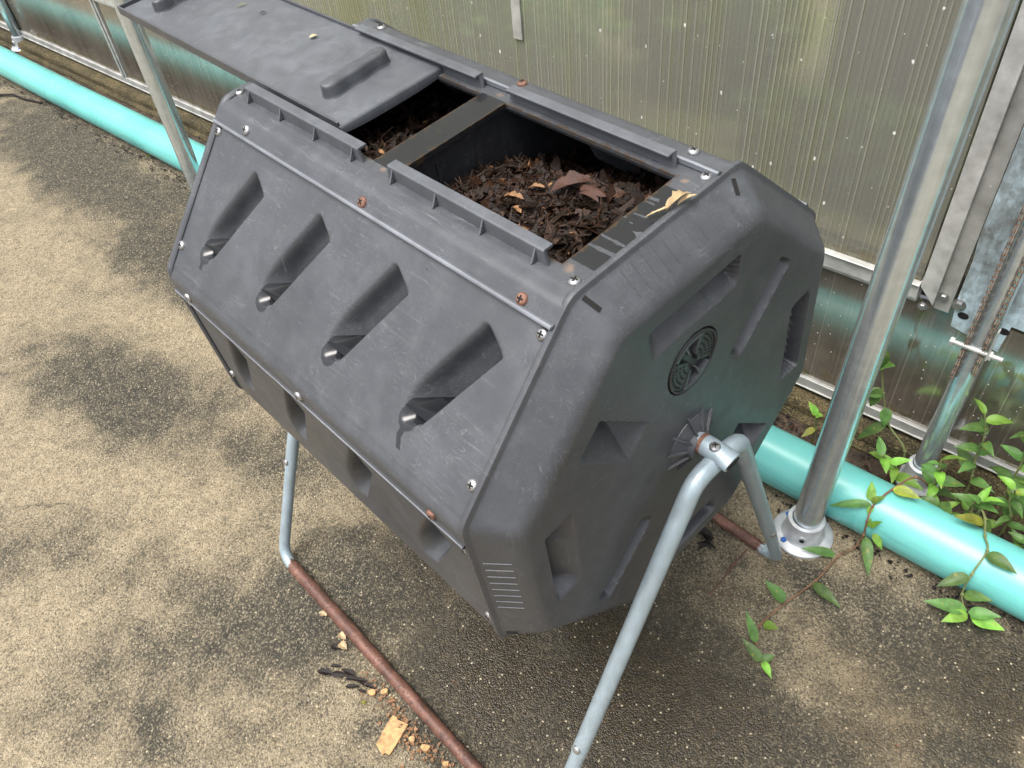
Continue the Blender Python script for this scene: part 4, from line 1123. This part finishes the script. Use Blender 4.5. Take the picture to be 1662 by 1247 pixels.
# ------------------------------------------------------------------ rain water standing in the pockets of the front panel
n135, t135 = fn(135)
for i, ax in enumerate(SLOT_X):
    lab = ['dark rainwater pool in the front pocket farthest from the camera', 'dark rainwater pool in the second front pocket from the far end', 'dark rainwater pool in the third front pocket from the far end', 'dark rainwater pool in the front pocket nearest the end cap'][i]
    tl = -.0555; p0 = fp(ax + SH * (tl - TA) + SWX * .5, tl, 135, -.0006)
    mb = MB(); hw = SWX * .80
    # horizontal sheet from the spill line inwards
    inn = Vector((0, 1, 0))
    mb.add([p0 + Vector((-hw, 0, 0)), p0 + Vector((hw * .86, 0, 0)), p0 + Vector((hw * .9 + .026, .031, 0)), p0 + Vector((-hw + .026, .031, 0))], [(0, 1, 2, 3)])
    o = mb.build('rainwater', M['water'], None, False); tag(o, lab, 'water', 'rainwater in the front pockets')

# ------------------------------------------------------------------ compost
def inside(y, z, m):
    return max((y * cos(radians(45 * k) + TH) + (z - H) * sin(radians(45 * k) + TH)) for k in (0, 1, 3, 4, 5, 7)) < AP - m
def y_lo(z):
    y = 0; mg = .010 if z > .856 else .044
    while inside(y, z, mg) and y > -.3: y -= .004
    return y
def y_hi(z):
    y = 0
    while inside(y, z, .044) and y < .3: y += .004
    return y
def compost(name, label, x0, x1, hf, n_chips, seed):
    rnd = random.Random(seed); mb = MB(); tone = []
    y0, y1 = -.235, .26; nx_, ny_ = 60, 100
    for j in range(ny_ + 1):
        for i in range(nx_ + 1):
            x = x0 + (x1 - x0) * i / nx_; y = y0 + (y1 - y0) * j / ny_
            zz = hf(x, y); y = max(y_lo(zz), min(y_hi(zz), y))
            mb.v.append((x, y, hf(x, y) + .006 * mnoise.fractal(Vector((x * 30, y * 30, seed)), 1, 2, 4))); tone.append(rnd.uniform(.0, .35))
    for j in range(ny_):
        for i in range(nx_):
            a = j * (nx_ + 1) + i; mb.f.append((a, a + 1, a + nx_ + 2, a + nx_ + 1)); mb.mi.append(0)
    for k in range(n_chips):
        x = rnd.uniform(x0 + .004, x1 - .004); y = rnd.uniform(y0 + .01, y1 - .01)
        if not (y_lo(hf(x, y) + .008) < y < y_hi(hf(x, y) + .008)): continue
        typ = rnd.random()
        L_ = rnd.uniform(.003, .009) * (2.0 if typ > .62 else 1); W_ = L_ * (rnd.uniform(.025, .08) if typ > .36 else rnd.uniform(.20, .5))
        if typ < .055: L_ = rnd.uniform(.010, .021); W_ = L_ * rnd.uniform(.22, .42)
        z = hf(x, y) + rnd.uniform(-.004, .008)
        a = rnd.uniform(0, 2 * pi); tilt = rnd.gauss(0, .38)
        ex = Vector((cos(a) * cos(tilt), sin(a) * cos(tilt), sin(tilt))); ey = ex.cross(Vector((rnd.gauss(0, .35), rnd.gauss(0, .35), 1))).normalized(); ez = ex.cross(ey)
        z = min(z, H + (AP + .0818 * y) / .9967 - .008 - (.010 + L_ * .6 if (x > .24 or y < -.085) else 0))
        if (x > .24 or y < -.085): tilt *= .3; ex = Vector((cos(a) * cos(tilt), sin(a) * cos(tilt), sin(tilt))); ey = ex.cross(Vector((0, 0, 1))).normalized(); ey.z += .2; ez = ex.cross(ey)
        c = Vector((x, y, z)); b0 = len(mb.v); cu = rnd.uniform(-.3, .5) * L_
        tn = rnd.random(); tn = .12 + .58 * tn if tn < .955 else rnd.uniform(.80, 1)
        S_ = 5
        for q in range(S_):
            u = -1 + 2 * q / (S_ - 1); wv = W_ * (1 - .55 * abs(u) ** 2) * rnd.uniform(.75, 1.2)
            o_ = c + ex * (u * L_) + ez * (cu * (u * u - .4)) + Vector((0, 0, rnd.uniform(0, .0015)))
            for s_ in (-1, 1): mb.v.append(tuple(o_ + ey * (s_ * wv) + ez * rnd.uniform(-.001, .001))); tone.append(min(1, tn + rnd.uniform(-.05, .05)))
        for q in range(S_ - 1):
            mb.f.append((b0 + 2 * q, b0 + 2 * q + 1, b0 + 2 * q + 3, b0 + 2 * q + 2)); mb.mi.append(0)
    o = mb.build(name, M['compost'], None, True, {'tone': tone}, 35)
    return tag(o, label, 'compost', None, 'stuff')
def h_near(x, y):
    q = (x - .02) / .26
    base = .838 + .034 * sstep(.15, .95, q) + .012 * sstep(.5, .95, q) * sstep(.0, -.09, y) - .065 * sstep(-.02, .20, y) + .006 * sstep(-.02, -.12, y) * q
    return min(H + (AP + .0818 * y) / .9967 - .017, base + .014 * math.exp(-(((x - .17) / .06) ** 2 + ((y + .01) / .05) ** 2)))
def h_far(x, y): return .826 + .022 * sstep(.05, -.10, y) + .012 * sstep(-.22, -.05, x)
compost('compost', 'wet dark brown compost heap with shredded bark in the nearer chamber', .0155, .286, h_near, 19000, 3)
compost('compost', 'shaded compost in the farther chamber under the half open lid', -.285, -.0155, h_far, 6000, 4)

def leafmesh(mb, base, tip, width, fold=.25, droop=.0, up=Vector((0, 0, 1)), curl=0.0, n_=10, shape='lance', mi=0, jag=None):
    base = Vector(base); tip = Vector(tip); ax = tip - base; L_ = ax.length; ex = ax.normalized()
    ey = ex.cross(up)
    if ey.length < .05: ey = ex.cross(Vector((0, 1, .2)))
    ey.normalize(); ez = ey.cross(ex).normalized()
    if ez.dot(up) < 0: ez = -ez
    vs = []
    for i in range(n_ + 1):
        u = i / n_
        if shape == 'lance': w_ = width * (max(0.02, sin(pi * min(1, (u * 1.0) ** .62 * 1.0))) ** .9 if u < 1 else .0) 
        else: w_ = width * sin(pi * u) ** .7 if 0 < u < 1 else width * .05
        w_ = max(w_, width * .03)
        if jag: w_ *= jag.uniform(.6, 1.3)
        c = base + ex * (L_ * u) + ez * (droop * L_ * (4 * u * (1 - u)) - curl * L_ * u * u)
        for s_ in (-1, -.5, 0, .5, 1):
            vs.append(c + ey * (s_ * w_) + ez * (fold * abs(s_) * w_ + .06 * w_ * sin(u * 9 + s_ * 2)))
    f_ = []
    for i in range(n_):
        for k in range(4):
            a = i * 5 + k; f_.append((a, a + 1, a + 6, a + 5))
    mb.add(vs, f_, mi)

# leaves and scraps lying on the compost and tumbler
rj = random.Random(21)
def litter(name, cat, label, mat, pieces, group=None):
    mb = MB()
    for (b, t, w_, fold, dr) in pieces: leafmesh(mb, b, t, w_, fold, dr, jag=rj, shape='x')
    return tag(mb.build(name, mat, None, True, None, 50), label, cat, group)
zc = lambda x, y: h_near(x, y) + .013
litter('dead_leaf', 'leaf', 'crumpled red brown dead leaf on top of the compost heap', M['deadbrown'],
       [((.158, -.026, zc(.158, -.026)), (.188, .006, zc(.188, .006) + .004), .011, .5, .10), ((.176, -.008, zc(.176, -.008)), (.214, -.006, zc(.214, -.006)), .007, -.5, .15), ((.156, -.012, zc(.156, -.012) + .003), (.176, .014, zc(.176, .014) + .006), .006, .9, -.1), ((.19, -.02, zc(.19, -.02)), (.218, -.022, zc(.218, -.022) + .002), .005, .7, .1)])
litter('wood_scrap', 'wood scrap', 'pale orange wood scrap on the compost left of the dead leaf', M['wood_wet'], [((.105, -.048, zc(.105, -.048)), (.140, -.046, zc(.14, -.046) + .004), .0048, .8, .1), ((.130, -.052, zc(.13, -.052)), (.152, -.062, zc(.152, -.062)), .003, .5, 0)], 'pale scraps on the compost')
litter('wood_scrap', 'wood scrap', 'pale orange scrap on the compost close to the front rail', M['wood_wet'], [((.098, -.080, zc(.098, -.08)), (.118, -.082, zc(.118, -.082)), .005, .5, .1)], 'pale scraps on the compost')
litter('wood_scrap', 'wood scrap', 'thin pale scrap on the compost beside the divider', M['wood_wet'], [((.118, -.022, zc(.118, -.022)), (.142, -.018, zc(.142, -.018)), .0035, .5, .1)], 'pale scraps on the compost')
litter('dead_leaf', 'leaf', 'dim brown leaf lying on the shaded compost under the lid', M['deadbrown'], [((-.078, .02, h_far(-.078, .02) + .016), (-.045, .030, h_far(-.045, .03) + .018), .008, .4, .1)])
tl_ = lambda x, t, h=.004: fp(x, t, 90, h)
litter('dry_leaf', 'leaf', 'curled tan dry leaf across the rim between top panel and end cap', M['drytan'],
       [(tl_(.276, .000, .0035), tl_(.288, .022, .007), .0014, .3, .05), (tl_(.286, .016, .0050), tl_(.292, .044, .010), .0046, 1.2, .10), (tl_(.290, .028, .005), tl_(.298, .046, .009), .0026, .9, .1), (tl_(.281, .012, .004), tl_(.289, .021, .006), .0018, .5, .1)])
for (x, t, L_, w_, m_, lab) in ((-.497, .032, .017, .0014, 'leaf_yellow', 'thin yellow green grass blade on the lid'), (-.312, .033, .010, .0042, 'drytan', 'small square pale chip on the lid beyond the ring'), (-.444, .036, .009, .0022, 'dead', 'tiny dark scrap on the lid')):
    mb = MB(); leafmesh(mb, tl_(x, t - L_ * .4, .0085), tl_(x + .006, t + L_ * .6, .0092), w_, .3, .05, shape='x', n_=5); tag(mb.build('plant_scrap', M[m_], None), lab, 'scrap', 'scraps on the lid')

# ------------------------------------------------------------------ litter on the concrete
def chunk(name, label, poly, z0, h, mat, group, tilt=(0, 0)):
    mb = MB(); N_ = len(poly); rr2 = random.Random(len(label))
    lo = [(x, y, z0) for x, y in poly]; hi = [(x + rr2.uniform(-.001, .001), y + rr2.uniform(-.001, .001), z0 + h + rr2.uniform(-.0008, .0008)) for x, y in poly]
    mb.add(lo + hi, [tuple(range(N_ - 1, -1, -1)), tuple(range(N_, 2 * N_))] + [(i, (i + 1) % N_, N_ + (i + 1) % N_, N_ + i) for i in range(N_)])
    o = mb.build(name, mat, None, False); bevel(o, .0008); return tag(o, label, 'wood chip', group)
G1 = 'wood chips beside the front base tube'
def quad(cx, cy, a, l, w_, jit=.15, n_=7):
    rr3 = random.Random(int(cx * 1e4)); out = []
    for i in range(n_):
        an = 2 * pi * i / n_; px = l * (1 if cos(an) > 0 else -1) * min(1, abs(cos(an)) * 1.3) / 2 * rr3.uniform(1 - jit, 1 + jit); py = w_ * (1 if sin(an) > 0 else -1) * min(1, abs(sin(an)) * 1.3) / 2 * rr3.uniform(1 - jit, 1 + jit)
        out.append((cx + px * cos(a) - py * sin(a), cy + px * sin(a) + py * cos(a)))
    return out
chunk('wood_chip', 'largest wood chip, a flat orange rectangle on the concrete by the base tube', [(.058, -.356), (.066, -.3535), (.070, -.3555), (.089, -.347), (.098, -.372), (.106, -.400), (.098, -.4015), (.096, -.4075), (.077, -.404), (.066, -.380)], .001, .004, M['wood'], G1)
chunk('wood_chip', 'small blocky wood chip left of the pair at the base tube joint', quad(.003, -.357, .4, .013, .010), .001, .006, M['wood'], G1)
chunk('wood_chip', 'small blocky wood chip touching the base tube joint', quad(.017, -.342, 1.1, .013, .010), .001, .007, M['wood'], G1)
chunk('wood_chip', 'tiny yellow wood chip above the largest chip', quad(.006, -.377, .2, .007, .005), .001, .004, M['leaf_yellow'], G1)
chunk('wood_chip', 'wood chip just right of the largest chip', quad(.112, -.358, .7, .010, .008), .001, .005, M['wood'], G1)
chunk('wood_chip', 'thick wood chip near the photo bottom between largest chip and tube', quad(.140, -.352, .3, .014, .010), .001, .008, M['wood'], G1)
chunk('wood_chip', 'lowest wood chip at the bottom edge beside the tube', quad(.181, -.344, .9, .012, .009), .001, .006, M['wood'], G1)
chunk('wood_chip', 'thin brown wood chip under the base tube joint', quad(.038, -.343, 1.0, .013, .006), .001, .004, M['wood_dk'], G1)
def scrapset(n_, region, mat, seed, label, size=(.003, .008)):
    rnd = random.Random(seed); mb = MB()
    for _ in range(n_):
        x, y = region(rnd); a = rnd.uniform(0, 2 * pi); L_ = rnd.uniform(*size)
        leafmesh(mb, (x, y, .002 + rnd.random() * .002), (x + L_ * cos(a), y + L_ * sin(a), .002 + rnd.random() * .005), L_ * rnd.uniform(.15, .45), .4, .1, shape='x', n_=4, jag=rnd)
    return tag(mb.build('crumbs', mat, None, True), label, 'crumbs', None, 'stuff')
scrapset(120, lambda r: (r.uniform(-.03, .20), -.334 - abs(r.gauss(0, .022))), M['wood_dk'], 8, 'brown wood crumbs scattered along the front base tube')
litter('dead_leaf', 'leaf', 'tan leaf scrap lying against the base tube, farthest of its row', M['drytan'], [((-.190, -.336, .003), (-.172, -.330, .006), .006, .5, .1)], 'leaf scraps beside the base tube')
litter('dead_leaf', 'leaf', 'pair of tan leaf scraps beside the base tube above the dark wet leaf', M['drytan'], [((-.128, -.335, .003), (-.108, -.333, .007), .007, .6, .2), ((-.112, -.345, .003), (-.090, -.343, .008), .008, .7, .15)], 'leaf scraps beside the base tube')
litter('dead_leaf', 'leaf', 'small dark scrap beside the pair of tan leaf scraps', M['dead'], [((-.118, -.358, .003), (-.102, -.352, .006), .006, .5, .1)], 'leaf scraps beside the base tube')
litter('dead_leaf', 'leaf', 'crumpled black wet leaf left of the base tube joint', M['dead'], [((-.098, -.402, .002), (-.072, -.386, .006), .0065, .5, .06), ((-.080, -.392, .003), (-.048, -.366, .006), .0055, -.4, .10), ((-.070, -.370, .003), (-.042, -.360, .005), .005, .5, .05), ((-.052, -.376, .003), (-.018, -.352, .005), .0045, .6, .08), ((-.040, -.384, .002), (-.022, -.366, .004), .004, .4, .04), ((-.030, -.362, .002), (.0, -.350, .004), .0045, .5, .05), ((-.09, -.380, .002), (-.074, -.368, .004), .0035, .4, .05), ((-.020, -.372, .002), (-.006, -.364, .004), .003, .4, .05)], 'leaf scraps beside the base tube')
litter('dead_leaf', 'leaf', 'matted dark debris on the concrete under the back base tube', M['dead'], [((.19, .262, .003), (.235, .275, .008), .010, .6, .2), ((.215, .250, .003), (.25, .262, .009), .008, -.5, .2), ((.20, .285, .003), (.245, .252, .007), .007, .6, .1), ((.225, .238, .002), (.232, .275, .006), .004, .5, .1)])
mb = MB(); mb.tube([(.291, .300, .006), (.2925, .270, .009), (.294, .240, .006), (.2965, .205, .005), (.297, .178, .004)], .0016, 7); mb.tube([(.2925, .275, .008), (.289, .25, .006), (.290, .238, .004)], .001, 6)
tag(mb.build('twig', M['twig'], None), 'thin forked red brown twig on the concrete beside the near back leg', 'twig')
mb = MB(); mb.tube([(-3.05, .02, .006), (-2.96, .085, .010), (-2.89, .10, .006), (-2.80, .135, .004)], .004, 6); tag(mb.build('twig', M['dead'], None), 'black twig on the concrete at the far left below the pipe', 'twig')
mb = MB(); leafmesh(mb, (-2.05, .222, .004), (-2.005, .236, .012), .012, .5, .2, shape='x'); tag(mb.build('dead_leaf', M['leaf_yellow'], None), 'yellow leaf by the pipe at the far left', 'leaf')
# dark crumbs swept against the foot of the pipe
scrapset(90, lambda r: (r.gauss(.09, .05), -.345 - abs(r.gauss(0, .020))), M['wood_wet'], 18, 'orange wood crumbs around the largest wood chip')
scrapset(900, lambda r: (lambda u, e: (u * cos(PA) + sin(PA) * e, .460 + u * sin(PA) - e))(r.uniform(-3.4, .85), .045 + abs(r.gauss(0, .020))), M['dead'], 11, 'dark leaf crumbs swept along the foot of the teal pipe', (.003, .012))
scrapset(520, lambda r: (lambda q: (q.x, q.y))(wpt(r.uniform(-3.5, .9), r.uniform(.075, .165), 0)), M['deadbrown'], 12, 'brown leaf litter in the soil strip behind the pipe', (.004, .016))
scrapset(420, lambda r: (lambda q: (q.x, q.y))(wpt(r.uniform(-3.5, .9), r.uniform(.07, .165), 0)), M['dead'], 13, 'black leaf litter in the soil strip behind the pipe', (.004, .016))
scrapset(90, lambda r: (r.uniform(-1.6, .8), r.uniform(-.5, .38)), M['twig'], 14, 'tiny scattered specks of debris across the concrete', (.0025, .007))
# a few pebbles in the strip
for i, (u, v, r_, lab) in enumerate(((.285, .135, .008, 'grey pebble in the soil right of the tall post'), (.30, .118, .005, 'small pale pebble in the soil beside the grey pebble'), (.17, .125, .006, 'pebble in the soil just left of the tall post'))):
    mb = MB(); p = wpt(u, v, r_ * .5); rnd = random.Random(i)
    mb.lathe([(0, -r_ * .6), (r_ * .8, -r_ * .35), (r_, 0), (r_ * .75, r_ * .45), (0, r_ * .6)], Matrix.Translation(p) @ Matrix.Scale(1.3, 4, (1, .4, 0)), 9); tag(mb.build('pebble', mat_simple('pebble_stone_%d' % i, (.28, .26, .22), .8), None), lab, 'pebble', 'pebbles in the soil strip')

# ------------------------------------------------------------------ plants
def plant(label, stems, leaves, red=False, group='dayflower plants'):
    b = Vector(stems[0][0]); p = empty('dayflower', b); tag(p, label, 'plant', group)
    for s_ in stems:
        mb = MB(); pts = [Vector(q) - b for q in s_]
        n_ = len(pts); sm = []
        for i in range(n_ - 1):
            p0 = pts[max(0, i - 1)]; p1 = pts[i]; p2 = pts[i + 1]; p3 = pts[min(n_ - 1, i + 2)]
            for k in range(5):
                t = k / 5; sm.append(.5 * ((2 * p1) + (p2 - p0) * t + (2 * p0 - 5 * p1 + 4 * p2 - p3) * t * t + (3 * p1 - p0 - 3 * p2 + p3) * t ** 3))
        sm.append(pts[-1])
        mb.tube(sm, [.0021 - .0008 * i / len(sm) for i in range(len(sm))], 8)
        for q in pts[1:-1]: mb.tube([q - Vector((0, 0, .0016)), q + Vector((.0005, 0, .0016))], .0028, 8)
        mb.build('stem', M['stem_red'] if red else M['stem'], p)
    for lf in leaves:
        (a, t_, w_), kw = lf[:3], (lf[3] if len(lf) > 3 else {})
        mb = MB(); leafmesh(mb, Vector(a) - b, Vector(t_) - b, w_, kw.get('fold', .28), kw.get('droop', .06), kw.get('up', Vector((.1, -.25, 1))), kw.get('curl', .0))
        o = mb.build('leaf', M[kw.get('m', 'leaf')], p, True, None, 0)
    return p
plant('leafy vine trailing over the teal pipe and across the concrete towards the tumbler',
      [[(.49, .61, .0), (.475, .60, .06), (.448, .562, .112), (.433, .511, .113), (.428, .486, .110), (.424, .464, .099), (.429, .447, .078), (.433, .442, .043), (.430, .43, .012), (.418, .398, .008), (.416, .327, .008), (.403, .252, .010), (.396, .185, .012), (.409, .155, .012), (.436, .132, .015)]],
      [((.433, .511, .114), (.480, .517, .121), .0105, {'m': 'leaf_yellow'}), ((.421, .466, .102), (.363, .431, .078), .0085), ((.416, .470, .104), (.400, .494, .124), .008, {'m': 'leaf_pale'}), ((.418, .469, .103), (.434, .482, .120), .006, {'m': 'leaf_pale'}), ((.422, .464, .100), (.424, .455, .085), .0055, {'m': 'leaf_pale'}),
       ((.437, .445, .040), (.478, .396, .012), .010, {'curl': .1}), ((.446, .444, .060), (.472, .440, .038), .007, {'m': 'leaf_pale'}), ((.438, .446, .070), (.452, .450, .096), .006, {'m': 'leaf_pale'}), ((.434, .446, .066), (.432, .452, .086), .0045, {'m': 'leaf_pale'}),
       ((.413, .394, .012), (.363, .359, .020), .009), ((.415, .318, .010), (.477, .307, .012), .0095), ((.401, .252, .012), (.356, .252, .032), .0105, {'fold': .5}), ((.399, .192, .012), (.424, .196, .022), .008, {'m': 'leaf_pale'}),
       ((.410, .154, .014), (.371, .172, .050), .008), ((.436, .132, .015), (.392, .136, .030), .009), ((.435, .134, .015), (.446, .152, .022), .007), ((.437, .133, .015), (.463, .120, .012), .0065, {'m': 'leaf_pale', 'fold': .6})], True)
plant('leafy vine hanging down over the teal pipe at the right edge',
      [[(.56, .60, .0), (.560, .578, .10), (.575, .555, .115), (.590, .523, .114), (.605, .500, .112), (.606, .462, .084), (.610, .446, .045), (.628, .436, .022)]],
      [((.606, .495, .110), (.658, .487, .114), .012), ((.604, .460, .080), (.574, .420, .06), .0105), ((.612, .446, .045), (.652, .452, .066), .010), ((.629, .437, .025), (.570, .402, .030), .0125), ((.632, .432, .025), (.608, .393, .020), .0105, {'m': 'leaf_pale'}),
       ((.632, .432, .03), (.674, .448, .046), .0105), ((.638, .43, .025), (.688, .445, .024), .0125, {'m': 'leaf_pale'}), ((.577, .545, .116), (.536, .514, .128), .010, {'m': 'leaf_yellow'})])
plant('single upright sprig growing against the lower wall panel behind the tall post',
      [[(.400, .630, .004), (.40, .63, .085), (.354, .632, .128), (.327, .634, .19), (.309, .636, .245), (.300, .636, .28)]],
      [((.309, .634, .245), (.296, .628, .305), .013), ((.309, .634, .243), (.333, .628, .268), .011), ((.327, .632, .19), (.300, .622, .178), .012), ((.322, .632, .20), (.316, .622, .155), .011), ((.340, .632, .162), (.352, .622, .125), .011), ((.354, .630, .128), (.315, .612, .068), .011)])
plant('tiny two leaved seedling in the soil left of the tall post', [[(.238, .600, .0), (.236, .600, .05), (.232, .600, .085)]], [((.232, .600, .085), (.208, .602, .108), .008, {'m': 'leaf_pale'}), ((.232, .60, .083), (.246, .598, .095), .007, {'m': 'leaf_pale'}), ((.236, .60, .05), (.226, .57, .040), .007, {'m': 'leaf_yellow'})])
rp = random.Random(33)
def bush(label, x, y, h, lean, nl, pale, sc=1.0):
    stem = [(x, y, 0)]; n_ = 6
    for i in range(1, n_ + 1):
        t = i / n_; stem.append((x + lean[0] * t * t + rp.uniform(-.006, .006), y + lean[1] * t * t + rp.uniform(-.006, .006), h * t ** .85))
    lv = []
    for k in range(nl):
        t = .28 + .72 * k / max(1, nl - 1); i = min(n_ - 1, int(t * n_)); f = t * n_ - i
        b = Vector(stem[i]).lerp(Vector(stem[i + 1]), min(1, f)); a = k * 2.4 + rp.uniform(-.5, .5); L_ = rp.uniform(.040, .062) * sc * (1.1 - .35 * t)
        tip = b + Vector((cos(a) * L_, sin(a) * L_, rp.uniform(-.012, .022) + .015 * (t > .9)))
        lv.append((tuple(b), tuple(tip), L_ * rp.uniform(.19, .25), {'m': 'leaf_pale' if rp.random() < pale else 'leaf', 'droop': rp.uniform(.03, .14), 'curl': rp.uniform(0, .2), 'fold': rp.uniform(.15, .45), 'up': Vector((rp.uniform(-.3, .3), rp.uniform(-.5, .1), 1))}))
    plant(label, [stem], lv)
def bw_(u, v): p = wpt(u, v, 0); return p.x, p.y
for (u, v, h, ln, nl, pl_, lab) in (
    (.47, .125, .13, (-.03, -.05), 9, .7, 'bright green dayflower clump in front of the slim post, resting on the pipe'),
    (.535, .130, .16, (.0, -.02), 11, .4, 'dayflower plant just right of the slim post base'),
    (.58, .080, .23, (-.02, .0), 12, .3, 'tall dayflower against the lower wall panel right of the slim post'),
    (.60, .135, .12, (.02, -.02), 11, .5, 'low dayflower plant between pipe and wall, near the right edge'),
    (.645, .085, .28, (-.02, .0), 13, .2, 'tallest dayflower against the wall at the right edge'),
    (.66, .130, .18, (-.01, -.03), 12, .4, 'dense dayflower plant at the right edge behind the pipe'),
    (.72, .120, .22, (-.04, -.01), 12, .3, 'dayflower plant in the right corner beyond the vine'),
    (.555, .155, .09, (.01, -.02), 8, .6, 'short dayflower seedling pressed against the back of the pipe'),
    (.70, .155, .10, (.0, -.02), 9, .5, 'short dayflower tucked behind the pipe at the right edge'),
    (.625, .158, .075, (.01, .0), 7, .4, 'smallest dayflower tuft behind the pipe under the vine')):
    x_, y_ = bw_(u, v); bush(lab, x_, y_, h, ln, max(6, int(nl * .85)), pl_ * .8, rp.uniform(.75, 1.1))

cyc = scene.cycles
cyc.use_denoising = True; cyc.max_bounces = 10; cyc.transparent_max_bounces = 8; cyc.caustics_reflective = False; cyc.caustics_refractive = False
cyc.sample_clamp_indirect = 6
